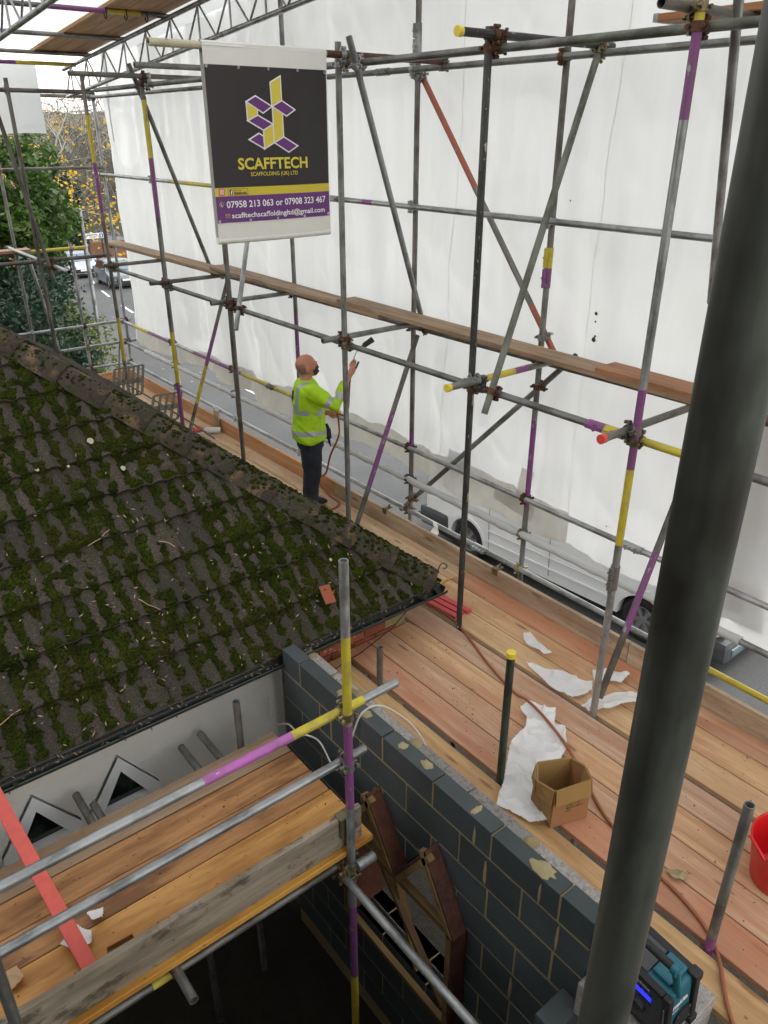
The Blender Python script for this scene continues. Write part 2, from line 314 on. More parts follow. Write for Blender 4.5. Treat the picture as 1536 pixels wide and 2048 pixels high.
class MB:
    def __init__(s): s.v = []; s.f = []; s.mi = []; s.sm = []
    def add(s, vs, fs, mi=0, sm=False):
        o = len(s.v); s.v += [tuple(x) for x in vs]
        for f in fs: s.f.append(tuple(i + o for i in f)); s.mi.append(mi); s.sm.append(sm)
        return s
    def box(s, a, b, mi=0):
        x0, y0, z0 = a; x1, y1, z1 = b
        return s.add([(x0, y0, z0), (x1, y0, z0), (x1, y1, z0), (x0, y1, z0), (x0, y0, z1), (x1, y0, z1), (x1, y1, z1), (x0, y1, z1)],
              [(3, 2, 1, 0), (4, 5, 6, 7), (0, 1, 5, 4), (1, 2, 6, 5), (2, 3, 7, 6), (3, 0, 4, 7)], mi)
    def cyl(s, p, q, r0, r1=None, n=12, mi=0, caps=True):
        p = Vector(p); q = Vector(q); r1 = r0 if r1 is None else r1; ax = (q - p).normalized()
        u = ax.orthogonal().normalized(); w = ax.cross(u)
        vs = [p + (u * math.cos(2 * PI * i / n) + w * math.sin(2 * PI * i / n)) * r0 for i in range(n)] + [q + (u * math.cos(2 * PI * i / n) + w * math.sin(2 * PI * i / n)) * r1 for i in range(n)]
        s.add(vs, [(i, (i + 1) % n, n + (i + 1) % n, n + i) for i in range(n)], mi, True)
        if caps: s.add(vs[:n], [tuple(range(n - 1, -1, -1))], mi); s.add(vs[n:], [tuple(range(n))], mi)
        return s
    def path(s, pts, r, n=8, mi=0, caps=True):
        pts = [Vector(p) for p in pts]; N = len(pts); rs = r if isinstance(r, (list, tuple)) else [r] * N
        u = None; vs = []
        for i, p in enumerate(pts):
            tdir = (pts[min(i + 1, N - 1)] - pts[max(i - 1, 0)]).normalized()
            u = tdir.orthogonal().normalized() if u is None else (u - tdir * u.dot(tdir)).normalized()
            w = tdir.cross(u)
            vs += [p + (u * math.cos(2 * PI * k / n) + w * math.sin(2 * PI * k / n)) * rs[i] for k in range(n)]
        fs = [(i * n + k, i * n + (k + 1) % n, (i + 1) * n + (k + 1) % n, (i + 1) * n + k) for i in range(N - 1) for k in range(n)]
        s.add(vs, fs, mi, True)
        if caps: s.add(vs[:n], [tuple(range(n - 1, -1, -1))], mi); s.add(vs[-n:], [tuple(range(n))], mi)
        return s
    def prism(s, poly, axis, a, b, mi=0):
        # poly: 2-D points; extruded along axis from a to b
        def P(p, h): return {'x': (h, p[0], p[1]), 'y': (p[0], h, p[1]), 'z': (p[0], p[1], h)}[axis]
        n = len(poly); vs = [P(p, a) for p in poly] + [P(p, b) for p in poly]
        return s.add(vs, [tuple(range(n - 1, -1, -1)), tuple(range(n, 2 * n))] + [(i, (i + 1) % n, n + (i + 1) % n, n + i) for i in range(n)], mi)
    def mesh(s, name='mesh', bevel=0, recalc=True, weld=False):
        me = bpy.data.meshes.new(name); me.from_pydata(s.v, [], s.f)
        me.polygons.foreach_set('material_index', s.mi); me.polygons.foreach_set('use_smooth', s.sm)
        if recalc or bevel or weld:
            bm = bmesh.new(); bm.from_mesh(me)
            if weld: bmesh.ops.remove_doubles(bm, verts=bm.verts, dist=1e-5)
            if recalc: bmesh.ops.recalc_face_normals(bm, faces=bm.faces)
            if bevel: bmesh.ops.bevel(bm, geom=[e for e in bm.edges if len(e.link_faces) == 2 and e.calc_face_angle(0) > .6], offset=bevel, segments=1, affect='EDGES')
            bm.to_mesh(me); bm.free()
        me.update(); return me
    def build(s, name, mats, parent=None, bevel=0, recalc=True, weld=False): return link(name, s.mesh(name, bevel, recalc, weld), parent, mats)
def grid_mesh(name, P, keep=None, smooth=True):
    # P: (m, n, 3) array of points
    m, n, _ = P.shape; idx = np.arange(m * n).reshape(m, n)
    f = np.stack([idx[:-1, :-1], idx[1:, :-1], idx[1:, 1:], idx[:-1, 1:]], -1).reshape(-1, 4)
    if keep is not None:
        k = keep[:-1, :-1] & keep[1:, :-1] & keep[1:, 1:] & keep[:-1, 1:]; f = f[k.reshape(-1)]
    me = bpy.data.meshes.new(name); V = P.reshape(-1, 3)
    used = np.unique(f); mp = -np.ones(len(V), int); mp[used] = np.arange(len(used)); V = V[used]; f = mp[f]
    me.vertices.add(len(V)); me.vertices.foreach_set('co', V.astype(np.float32).ravel())
    me.loops.add(f.size); me.loops.foreach_set('vertex_index', f.astype(np.int32).ravel())
    me.polygons.add(len(f)); me.polygons.foreach_set('loop_start', np.arange(0, f.size, 4, dtype=np.int32)); me.polygons.foreach_set('loop_total', np.full(len(f), 4, dtype=np.int32))
    me.update(calc_edges=True); me.polygons.foreach_set('use_smooth', np.full(len(f), smooth)); return me
def vnoise(x, y, seed=0):
    r = np.random.default_rng(seed).random((256, 256)); xi = np.floor(x).astype(int); yi = np.floor(y).astype(int); fx = x - xi; fy = y - yi
    fx = fx * fx * (3 - 2 * fx); fy = fy * fy * (3 - 2 * fy); g = lambda a, b: r[a % 256, b % 256]
    return (g(xi, yi) * (1 - fx) + g(xi + 1, yi) * fx) * (1 - fy) + (g(xi, yi + 1) * (1 - fx) + g(xi + 1, yi + 1) * fx) * fy
def fbm(x, y, seed=0, o=4):
    s = 0; a = .5; tot = 0
    for i in range(o): s = s + a * vnoise(x * 2 ** i, y * 2 ** i, seed + i); tot += a; a *= .55
    return s / tot
def bake(o):
    # apply an object's modifiers
    dg = bpy.context.evaluated_depsgraph_get(); me = bpy.data.meshes.new_from_object(o.evaluated_get(dg)); old = o.data; o.modifiers.clear(); o.data = me; bpy.data.meshes.remove(old); return o

# ================================================================== SETTING
GS = -0.045                                     # the street falls away along +Y
def gz(y): return -2.24 + GS * y
def slab_sheet(name, poly, dz, mat, kind='structure', parent=None):
    m = MB(); m.add([(x, y, gz(y) + dz) for x, y in poly], [tuple(range(len(poly)))])
    o = m.build(name, mat, parent)
    return tag(o, kind=kind) if kind else o
slab_sheet('ground', [(-900, -300), (900, -300), (900, 900), (-900, 900)], -.16, 'grass_bank')
# road: straight past the house, bending right further on
CL = [(10.2, -60), (10.2, 15), (10.5, 20), (11.4, 25.3), (12.2, 29.4), (13.3, 34.9), (14.3, 40.5), (15.4, 45.8), (19, 60), (30, 95)]
LK = [(x - 3.0, y) for x, y in CL]; RK = [(x + 3.4, y) for x, y in CL]
slab_sheet('road', LK + RK[::-1], -.10, 'asphalt')
m = MB()
for i in range(40):                             # dashed centre line along the same bend
    d = i * 6.0 - 30
    def on(dd):
        y = dd; xs = np.interp(y, [p[1] for p in LK], [p[0] for p in LK]); xr = np.interp(y, [p[1] for p in RK], [p[0] for p in RK]); return (xs + xr) / 2
    a, b = d, d + 2.6
    if b > 90: break
    m.add([(on(a) - .06, a, gz(a) - .096), (on(a) + .06, a, gz(a) - .096), (on(b) + .06, b, gz(b) - .096), (on(b) - .06, b, gz(b) - .096)], [(0, 1, 2, 3)])
tag(m.build('road_marking', 'road_line'), kind='structure')
def kerb_strip(name, line, w, h, mat):
    m = MB()
    for (x0, y0), (x1, y1) in zip(line[:-1], line[1:]):
        m.add([(x0, y0, gz(y0) - .2), (x0 + w, y0, gz(y0) - .2), (x0 + w, y0, gz(y0) + h), (x0, y0, gz(y0) + h), (x1, y1, gz(y1) - .2), (x1 + w, y1, gz(y1) - .2), (x1 + w, y1, gz(y1) + h), (x1, y1, gz(y1) + h)],
              [(3, 2, 6, 7), (1, 5, 6, 2), (0, 3, 7, 4)])
    return tag(m.build(name, mat), kind='structure')
kerb_strip('kerb', [(x - .13, y) for x, y in LK], .13, .01, 'pavement')
kerb_strip('kerb', RK, .13, .01, 'pavement')
LF = [(7.2, 14)] + LK[2:]; slab_sheet('pavement', [(x - 1.7, y) for x, y in LF] + [(x - .13, y) for x, y in LF][::-1], -.006, 'pavement')
slab_sheet('pavement', [(x + .13, y) for x, y in RK] + [(x + 1.9, y) for x, y in RK][::-1], -.006, 'pavement')
slab_sheet('yard_soil_shade', [(-6, -9), (7.05, -9), (7.05, 14), (-6, 14)], -.012, 'soil')  # yard soil, carried on under the deck so its dark colour stands in for shade
# far hillside
xs = np.linspace(-260, 420, 90); ys = np.linspace(120, 560, 50); X, Y = np.meshgrid(xs, ys, indexing='ij')
Z = -14 + 26 * np.clip((Y - 130) / 400, 0, 1) ** .8 + 7 * (fbm(X / 90 + 5, Y / 90, 3) - .5) + 3 * (fbm(X / 9, Y / 9, 8) - .5)
tag(link('hill', grid_mesh('hill', np.stack([X, Y, Z], -1)), None, 'far_wood'), kind='structure')

# ================================================================== SCAFFOLD KIT
TUBES = []
R_T = .02415
def tube(parent, name, p, q, mat='steel_grey', bands=(), r=R_T, label=None, cap=None, n=16, reg=True):
    """open-ended steel tube from p to q; bands = (d0, d1, material) measured in metres from p"""
    p = Vector(p); q = Vector(q); L = (q - p).length; ax = (q - p) / L
    mats = [mat]; cuts = {0., L}; segs = []
    for d0, d1, bm_ in bands:
        d0 = max(0, d0); d1 = min(L, d1)
        if d1 <= d0: continue
        if bm_ not in mats: mats.append(bm_)
        cuts |= {d0, d1}; segs.append((d0, d1, mats.index(bm_)))
    cs = sorted(cuts); m = MB(); ri = r - .004
    ring = lambda z, rr: [(rr * math.cos(2 * PI * i / n), rr * math.sin(2 * PI * i / n), z) for i in range(n)]
    for a, b in zip(cs[:-1], cs[1:]):
        mi = 0
        for d0, d1, k in segs:
            if d0 - 1e-6 <= a and b <= d1 + 1e-6: mi = k
        m.add(ring(a, r) + ring(b, r), [(i, (i + 1) % n, n + (i + 1) % n, n + i) for i in range(n)], mi, True)
    m.add(ring(0, ri) + ring(L, ri), [(n + i, n + (i + 1) % n, (i + 1) % n, i) for i in range(n)], 0, True)
    for z, fl in ((0, 0), (L, 1)):
        m.add(ring(z, r) + ring(z, ri), [(i, (i + 1) % n, n + (i + 1) % n, n + i) if fl else (n + i, n + (i + 1) % n, (i + 1) % n, i) for i in range(n)])
    me = m.mesh(name, recalc=False)
    o = link(name, me, parent, mats); o.matrix_basis = Matrix.Translation(p) @ ax.to_track_quat('Z', 'Y').to_matrix().to_4x4()
    if label: o['label'] = label
    if cap:
        end, cm = cap; c = q if end else p; dd = ax if end else -ax
        MB().cyl(c - dd * .028, c + dd * .006, r + .0045, n=16).build('end_cap', cm, o)
    if reg: TUBES.append((o, p, q, ax, L, parent))
    return o
def vtube(parent, x, y, z0, z1, mat='steel_grey', bands=(), **k):
    return tube(parent, 'standard', (x, y, z0), (x, y, z1), mat, [(a - z0, b - z0, c) for a, b, c in bands], **k)
CMATS = ['rust', 'rust', 'brass', 'steel_brown', 'steel_galv', 'brass']
def ring_arc(m, c, ax, u, r0, r1, h, a0, a1, n=12):
    w = ax.cross(u); vs = []
    for i in range(n + 1):
        a = a0 + (a1 - a0) * i / n; d = u * math.cos(a) + w * math.sin(a)
        for rr, hh in ((r0, -h), (r1, -h), (r1, h), (r0, h)): vs.append(c + d * rr + ax * hh)
    fs = []
    for i in range(n):
        for k in range(4): fs.append((i * 4 + k, i * 4 + (k + 1) % 4, (i + 1) * 4 + (k + 1) % 4, (i + 1) * 4 + k))
    fs += [(0, 1, 2, 3), tuple(n * 4 + k for k in (3, 2, 1, 0))]
    m.add(vs, fs)
def coupler(parent, pa, aa, pb, ab, mat):
    """right-angle / swivel coupler: one saddle round each tube, a body between, two hinged bolts with nuts"""
    m = MB(); nrm = (pb - pa); d = nrm.length
    if d < .01: nrm = aa.cross(ab)
    nrm = nrm.normalized(); mid = (pa + pb) / 2
    for c, ax, nn in ((pa, aa, nrm), (pb, ab, -nrm)):
        nn = (nn - ax * nn.dot(ax)).normalized(); s = ax.cross(nn)
        ring_arc(m, c, ax, nn, R_T + .0005, R_T + .0075, .022, .5, 2 * PI - .5)
        for sg in (1, -1):
            b0 = c + s * sg * (R_T + .016) - nn * .012
            m.cyl(b0 - nn * .012, b0 + nn * .045, .006, n=6); m.cyl(b0 - nn * .022, b0 - nn * .008, .0115, n=6)
            m.add([c + s * sg * (R_T + .002) + ax * h + nn * k for h in (-.018, .018) for k in (-.006, .006)] + [c + s * sg * (R_T + .03) + ax * h * .7 + nn * k for h in (-.018, .018) for k in (-.006, .006)],
                  [(0, 1, 3, 2), (4, 6, 7, 5), (0, 4, 5, 1), (2, 3, 7, 6), (0, 2, 6, 4), (1, 5, 7, 3)])
    w = aa.cross(nrm).normalized()
    hd = max(.006, d / 2 - R_T)
    m.add([mid + aa * i * .024 + w * j * .024 + nrm * k * hd for k in (-1, 1) for i, j in ((-1, -1), (1, -1), (1, 1), (-1, 1))], [(3, 2, 1, 0), (4, 5, 6, 7), (0, 1, 5, 4), (1, 2, 6, 5), (2, 3, 7, 6), (3, 0, 4, 7)])
    return m.build('coupler', mat, parent)
def sleeve(o, d, mat='steel_galv', L=.17, two=None):
    """external sleeve coupler joining two tubes end to end"""
    m = MB(); mats = [mat] + ([two] if two else [])
    z = Vector((0, 0, 1)); u = Vector((1, 0, 0))
    for k, (a, b) in enumerate(((d - L / 2, d), (d, d + L / 2))):
        mi = 1 if (two and k) else 0; f0 = len(m.f)
        ring_arc(m, Vector((0, 0, (a + b) / 2)), z, u, R_T + .0005, R_T + .006, (b - a) / 2, 0, 2 * PI, 16)
        m.box((R_T, -.012, a + .004), (R_T + .026, .012, b - .004)); m.cyl((R_T + .017, -.022, (a + b) / 2), (R_T + .017, .022, (a + b) / 2), .009, n=6)
        for i in range(f0, len(m.f)): m.mi[i] = mi
    s = link('sleeve', m.mesh('sleeve'), o, mats); s.matrix_parent_inverse = Matrix.Identity(4); return s
def auto_couplers(skip=()):
    n = 0
    for i in range(len(TUBES)):
        for j in range(i + 1, len(TUBES)):
            o1, p1, q1, a1, L1, par1 = TUBES[i]; o2, p2, q2, a2, L2, par2 = TUBES[j]
            if par1 is not par2: continue
            c = a1.dot(a2)
            if abs(c) > .93: continue
            w = p1 - p2; dd = 1 - c * c; s = (c * a2.dot(w) - a1.dot(w)) / dd; tt = (a2.dot(w) - c * a1.dot(w)) / dd
            if not (.0 <= s <= L1 and .0 <= tt <= L2): continue
            A = p1 + a1 * s; B = p2 + a2 * tt; d = (A - B).length
            if d > .085 or A.y < .6: continue
            coupler(o1, A, a1, B, a2, random.choice(CMATS)); n += 1
    TUBES.clear(); return n

# ------------------------------------------------------------------ the long scaffold along the street
SC = empty('scaffold', (4.3, 6, 0), 'long tube scaffold with painted steel poles along the white sheeting', 'scaffold')
Y_, P_, K_, R_ = 'paint_yellow', 'paint_purple', 'paint_pink', 'paint_red'
XI, XO = 3.79, 4.83
zb = lambda y: gz(y) - .1
s1 = vtube(SC, XI, 2.40, zb(2.4), 4.72, 'steel_galv', [(3.72, 4.1, P_), (4.1, 4.72, Y_), (2.1, 2.36, P_), (1.87, 2.1, P_), (1.36, 1.87, Y_)], label='galvanised upright with purple and yellow painted lengths')
sleeve(s1, 1.12 - zb(2.4), 'steel_brown')
s2 = vtube(SC, XI, 3.76, zb(3.76), 4.22, 'steel_dark', label='dark upright with pale paint flecks')
s3 = vtube(SC, XI, 5.28, zb(5.3), 4.25, 'steel_grey')
s4 = vtube(SC, XI, 7.27, zb(7.3), 4.2, 'steel_brown')
s5 = vtube(SC, XI, 8.82, zb(8.8), 4.2, 'steel_grey', [(3.41, 3.97, Y_), (2.8, 3.41, P_), (.9, 1.52, Y_), (.05, .9, P_)], label='upright banded yellow then purple twice')
s6 = vtube(SC, XI, 10.55, zb(10.5), 4.3, 'steel_brown', [(3.32, 3.85, Y_), (2.74, 3.32, P_), (.81, 1.4, Y_)], label='upright banded yellow and purple beside the street gap')
o1 = vtube(SC, XO, 4.03, zb(4), 5.3, 'steel_grey', [(2.6, 5.3, 'steel_brown'), (1.99, 2.13, Y_), (.7, 1.5, P_)]); sleeve(o1, 2.73 - zb(4), P_, .3, Y_)
o2 = vtube(SC, XO, 5.6, zb(5.6), 5.4, 'steel_brown', [(.8, .95, P_), (4.7, 5.4, R_)]); sleeve(o2, 4.35 - zb(5.6), 'steel_galv', .22)
o3 = vtube(SC, XO, 7.68, zb(7.7), 5.4, 'steel_grey', [(1.2, 1.77, P_)])
o4 = vtube(SC, XO, 9.3, zb(9.3), 4.6, 'steel_grey', [(.7, .85, Y_)])
o5 = vtube(SC, XO, 11.2, zb(11.2), 4.1, 'steel_grey', [(.1, .35, Y_), (-.1, .1, P_)])
o6 = vtube(SC, XO, 13.1, zb(13.1), 4.15, 'steel_galv')
# ledgers
l1 = tube(SC, 'ledger', (XI + .052, .2, 2.04), (XI + .052, 10.9, 2.04), 'steel_grey', [(0, 1.0, P_), (1.75, 2.2, Y_)]); sleeve(l1, 2.44, Y_, .26, P_)
l2 = tube(SC, 'ledger', (XI + .052, .2, 4.11), (XI + .052, 10.3, 4.11), 'steel_grey', [(1.5, 3.0, 'steel_green')])
l3 = tube(SC, 'ledger', (XO - .052, .2, 4.13), (XO - .052, 13.4, 4.13), 'steel_grey', [(5.3, 5.95, 'steel_green')]); sleeve(l3, 5.8, 'steel_galv')
l4 = tube(SC, 'ledger', (XO - .052, .2, 3.07), (XO - .052, 13.4, 3.07), 'steel_galv', [(5.95, 6.1, P_), (9.2, 10.3, Y_)]); sleeve(l4, 6.6, 'steel_galv')
l5 = tube(SC, 'ledger', (XO - .052, .2, 2.02), (XO - .052, 13.4, 2.02), 'steel_brown', [(.6, 1.6, Y_), (0, .6, P_)])
g1 = tube(SC, 'guard_rail', (XO - .05, .2, .785), (XO - .05, 13.3, .785), 'steel_galv', [(7.6, 8.8, Y_), (8.8, 10.2, P_), (10.8, 11.8, P_), (11.8, 12.4, Y_)]); sleeve(g1, 8.05, 'steel_brown'); sleeve(g1, 2.7, 'steel_galv')
g2 = tube(SC, 'guard_rail', (XO - .05, .2, .435), (XO - .05, 13.3, .435), 'steel_galv')
g3 = tube(SC, 'guard_rail', (XO - .05, .2, .085), (XO - .05, 13.3, .085), 'steel_galv', [(1.0, 2.2, Y_), (.3, 1.0, P_)]); sleeve(g3, 4.3, 'steel_galv'); sleeve(g3, 9.6, 'steel_galv')
# transoms
for (y, x0, x1, z, mt, bd, cap) in [
    (2.45, 3.53, 4.74, 2.105, 'steel_brown', (), (0, 'cap_red')), (3.71, 3.51, 4.76, 2.105, 'steel_grey', [(.36, .66, Y_), (.66, .8, P_)], (0, 'cap_yellow')),
    (5.33, 3.6, 4.76, 2.105, 'steel_grey', (), None), (7.32, 3.6, 4.76, 2.105, 'steel_grey', (), None), (8.87, 3.62, 4.76, 2.09, 'steel_brown', (), None), (10.5, 3.7, 4.76, 2.09, 'steel_brown', (), None),
    (2.45, 3.55, 5.0, 4.19, 'steel_brown', (), None), (3.71, 3.49, 4.9, 4.175, 'steel_dark', (), (0, 'cap_yellow')), (7.32, 3.1, 4.76, 4.185, 'steel_grey', (), None), (8.76, 3.02, 4.76, 4.185, 'steel_brown', (), None)]:
    tube(SC, 'transom', (x0, y, z), (x1, y, z), mt, bd, cap=cap)
tube(SC, 'banner_pole', (2.32, 5.225, 4.165), (4.78, 5.225, 4.165), 'paint_cream', [(1.32, 2.46, 'rust')], label='cream painted pole with rust that carries the banner')
# braces
for nm, p, q, mt, bd, lb in [
    ('brace', (3.72, 5.05, 4.26), (4.80, 5.39, 1.98), 'steel_galv', (), None),
    ('brace', (4.885, 5.62, 4.10), (4.885, 3.92, 2.06), R_, [(1.1, 2.2, 'steel_brown')], 'rust red painted diagonal brace'),
    ('brace', (3.72, 3.55, 1.92), (4.79, 3.71, 4.22), 'steel_green', (), 'mossy green diagonal brace'),
    ('brace', (4.885, 3.72, 2.10), (4.885, 5.82, -.03), 'steel_green', [(0, .5, 'steel_brown')], None),
    ('brace', (4.76, 5.46, 1.96), (3.93, 5.46, .0), 'steel_brown', [(.75, 1.5, P_)], 'purple and rust diagonal brace'),
    ('brace', (4.76, 9.16, 1.96), (3.93, 9.08, .0), 'steel_brown', [(.55, 1.1, P_), (1.1, 1.6, Y_)], 'diagonal brace with purple and yellow bands'),
    ('brace', (3.715, 7.05, 1.87), (4.77, 7.92, 4.1), 'steel_galv', (), None),
    ('brace', (3.72, 8.92, 4.3), (4.79, 9.6, 2.0), 'steel_grey', (), None),
    ('brace', (3.87, 2.42, .10), (4.80, 2.5, 2.0), 'steel_brown', [(.5, 1.1, P_)], None),
    ('brace', (3.9, 2.29, 4.3), (4.72, 2.6, 2.7), 'steel_galv', (), None)]:
    tube(SC, nm, p, q, mt, bd, label=lb)
# far end return
YE = 13.1
for (x, y, z1, mt) in [(2.93, 10.6, 4.22, 'steel_brown'), (4.12, YE, 2.1, 'steel_galv'), (3.3, YE, 3.8, 'steel_grey')]: vtube(SC, x, y, zb(y), z1, mt)
for z, x0, x1, y, mt, bd in [(.80, 3.0, 4.9, YE - .05, 'steel_galv', ()), (.45, 3.0, 4.95, YE - .05, 'steel_galv', ()), (.09, 3.0, 4.85, YE - .05, 'steel_galv', ()), (3.17, 2.0, 4.9, YE - .05, 'steel_brown', ()),
    (2.02, 2.0, 4.35, YE - .05, 'steel_grey', [(0, 1.45, P_), (1.45, 2.35, Y_)]), (4.14, 2.0, 4.95, YE - .05, 'steel_brown', ()), (4.10, 2.0, 3.95, 10.65, 'steel_brown', ()), (2.20, 2.0, 3.86, 10.65, 'steel_brown', ())]:
    tube(SC, 'ledger', (x0, y, z), (x1, y, z), mt, bd)
tube(SC, 'brace', (2.72, 10.55, 4.1), (3.05, 10.55, 1.95), 'steel_brown')
tube(SC, 'brace', (3.42, 13.0, 2.1), (3.66, 13.0, .3), 'steel_galv')
tube(SC, 'transom', (3.05, 9.9, 2.15), (3.2, 13.1, 2.1), 'steel_galv')
n_c = auto_couplers()
# toe boards clipped inside the outer uprights
def wood_box(name, a, b, mat, parent=None, bevel=.003, along='y'):
    """a plank whose local Y runs along its length"""
    a = Vector(a); b = Vector(b); c = (a + b) / 2; d = b - a
    if along == 'x': d = Vector((d.y, d.x, d.z)); rot = (0, 0, -PI / 2)
    else: rot = (0, 0, 0)
    me = MB().box(-d / 2, d / 2).mesh(name, bevel=bevel)
    return link(name, me, parent, mat, loc=c, rot=rot)
yy = -1.0
for k, (y0, y1) in enumerate([(-1.0, 2.62), (2.625, 6.5), (6.505, 9.35), (9.355, 12.3)]):
    wood_box('toe_board', (4.479, y0, -.045), (4.516, y1, .178), 'toe_wood' if k < 2 else 'toe_far', SC)
wood_box('toe_board', (3.2, 12.31, -.045), (4.51, 12.348, .178), 'toe_far', SC, along='x')
for y in (4.03, 5.6):                           # pressed steel clips over the toe board
    m = MB().box((4.470, y - .03, .13), (4.476, y + .03, .186)).box((4.470, y - .03, .1805), (4.56, y + .03, .1865)); m.cyl((4.54, y, .187), (4.54, y, .214), .01, n=6)
    m.build('toe_clip', 'brass', SC)

# ------------------------------------------------------------------ scaffold boards (each lies loose: its own thing)
def plank(label, a, b, mat, name='scaffold_board', along='y', group=None, rot=None, band=None, cat='board'):
    o = wood_box(name, a, b, mat, along=along); tag(o, label, cat, group)
    if rot: o.rotation_euler = rot
    if band:                                   # hoop iron round the end
        d = Vector(b) - Vector(a); dx, dy, dz = (d.x, d.y, d.z) if along == 'y' else (d.y, d.x, d.z)
        for sgn in band[1]:
            m = MB().box((-dx / 2 - .0015, sgn * dy / 2 - (.03 if sgn > 0 else -.001), -dz / 2 - .0015), (dx / 2 + .0015, sgn * dy / 2 + (.001 if sgn > 0 else .03), dz / 2 + .0015))
            e = link('end_band', m.mesh('end_band'), o, band[0]); e.matrix_parent_inverse = Matrix.Identity(4)
    return o
ORD = ['first', 'second', 'third', 'fourth', 'fifth']
inner_x = [(2.862, 3.082), (3.090, 3.311), (3.319, 3.539), (3.547, 3.768)]
for k, (x0, x1) in enumerate(inner_x):
    plank(f'{ORD[k]} of four wide reddish deck boards counted from the dark block wall', (x0, -1.2, -.038), (x1, [4.08, 4.08, 4.085, 4.3][k], 0), ['deck_red', 'deck_wood', 'deck_wood', 'deck_wood'][k], group='deck boards beside the block wall')
plank('narrow yellow-orange deck strip hard against the top of the block wall', (2.585, -.9, -.038), (2.808, 4.05, 0), 'strip_wood')
outer_x = [(3.812, 4.032), (4.040, 4.260), (4.268, 4.474)]
segs = [(-1.2, 4.36, 'in front of the cardboard box'), (4.365, 8.25, 'under the worker'), (8.255, 12.3, 'at the far end past the aerial')]
pos = ['nearest the roof', 'in the middle', 'against the toe board']
for si, (y0, y1, where) in enumerate(segs):
    for k, (x0, x1) in enumerate(outer_x):
        mt = [['deck_pale', 'deck_wood', 'deck_red'], ['deck_far'] * 3, ['deck_far'] * 3][si][k]
        where2 = ['on the near stretch beside the fallen white scraps', 'on the stretch under the worker', 'on the far stretch past the aerial'][si]
        plank(f'deck board {pos[k]} {where2}', (x0, y0, -.038 + .002 * si), (x1, y1, .002 * si), mt, group='deck boards along the toe board', band=('paint_yellow', (-1,)) if (si == 1 and k == 1) else None)
for i, y in enumerate((-.5, .92, 2.36, 3.74, 5.24, 7.2, 8.7, 10.4, 12.0)):           # putlogs that carry the deck
    SC2 = SC
    tube(SC, 'transom', (2.3 if y < 4 else 3.55, y + .06, -.0655), (4.78, y + .06, -.0655), 'steel_grey', reg=False)
# lapped hand-height boards: each starts on top of the one before and sinks on to the next transom
for k, (y0, y1, z0, z1, mt, lb) in enumerate([
    (8.7, 12.4, 2.135, 2.135, 'rail_board', 'long plank lying at chest height furthest along, its end above the street'),
    (5.6, 8.9, 2.135, 2.180, 'rail_board', 'long plank at chest height lapped over the furthest one, behind the banner'),
    (2.2, 6.25, 2.135, 2.180, 'rail_board', 'long plank at chest height running behind the red brace'),
    (-.4, 3.18, 2.135, 2.178, 'brown_board', 'short orange-brown plank lapped on top at the right, by the near pole')]):
    L = y1 - y0; o = plank(lb, (4.40, y0, -.019), (4.625, y1, .019), mt, group='planks lapped along the mid rail')
    o.location = (4.512, (y0 + y1) / 2, (z0 + z1) / 2 + .0155); o.rotation_euler = (math.atan2(z1 - z0, L), 0, 0)
plank('brown plank up in the top right corner with a metal-banded end', (4.32, -.4, 4.215), (4.545, 3.02, 4.253), 'brown_board', band=('steel_galv', (1,)))
plank('short pale plank end on the far left cross tubes', (2.2, 12.7, 2.06), (3.42, 12.925, 2.098), 'roof_board', along='x')

# ------------------------------------------------------------------ cut-off tubes standing in the deck gap, and the pole beside the camera
t2 = tube(None, 'tube_stub', (2.835, 2.38, -.9), (2.835, 2.38, .985), 'steel_moss', cap=(1, 'cap_yellow'), reg=False); tag(t2, 'dark green upright stub with a yellow cap beside the cardboard box', 'pole')
t1 = tube(None, 'tube_stub', (2.838, .95, -.9), (2.838, .95, .985), 'steel_grey', [(.86, 1.0, P_)], reg=False); tag(t1, 'bare grey upright stub with purple foot by the red tub', 'pole')
t3 = tube(None, 'tube_stub', (2.835, 3.60, -.9), (2.835, 3.60, .33), 'steel_grey', reg=False); tag(t3, 'very short grey stub poking up between deck boards near the gutter', 'pole')
near = tube(None, 'scaffold_pole', (.488, .243, -2.3), (.488, .243, 5.2), 'steel_near', n=40, reg=False); tag(near, 'large dark out of focus upright pole right beside the camera', 'pole')

# ------------------------------------------------------------------ inner platform scaffold over the dark room
IP = empty('platform_scaffold', (1, 3, 0), 'low tube frame with purple and yellow handrails carrying the inner plank platform', 'scaffold')
FLO = -2.36
st = vtube(IP, 1.785, 2.535, FLO, 1.9, 'steel_galv', [(.95, 1.48, Y_), (.35, .93, P_), (-1.1, -.45, P_), (-2.3, -1.1, Y_)], label='galvanised upright painted yellow above purple')
tube(IP, 'handrail', (-1.6, 2.587, .985), (2.15, 2.587, .985), 'steel_galv', [(2.6, 3.08, K_), (3.08, 3.52, Y_)], label='handrail with pink and yellow painted lengths')
tube(IP, 'handrail', (-1.6, 2.587, .645), (1.93, 2.587, .645), 'steel_galv')
tube(IP, 'ledger', (-1.6, 2.587, -.115), (1.86, 2.587, -.115), 'steel_brown', [(2.2, 2.35, Y_)])
tube(IP, 'ledger', (-1.6, 3.62, -.115), (1.86, 3.62, -.115), 'steel_brown')
tube(IP, 'ledger', (1.73, -.5, -.165), (1.73, 3.75, -.165), 'steel_galv', label='bright galvanised tube running towards the camera')
vtube(IP, .02, 2.48, FLO, 1.3, 'steel_grey'); vtube(IP, .4, 3.55, FLO, -.02, 'steel_brown'); vtube(IP, 1.25, 3.55, FLO, -.02, 'steel_brown')
vtube(IP, 1.72, 3.69, FLO, .36, 'steel_grey')
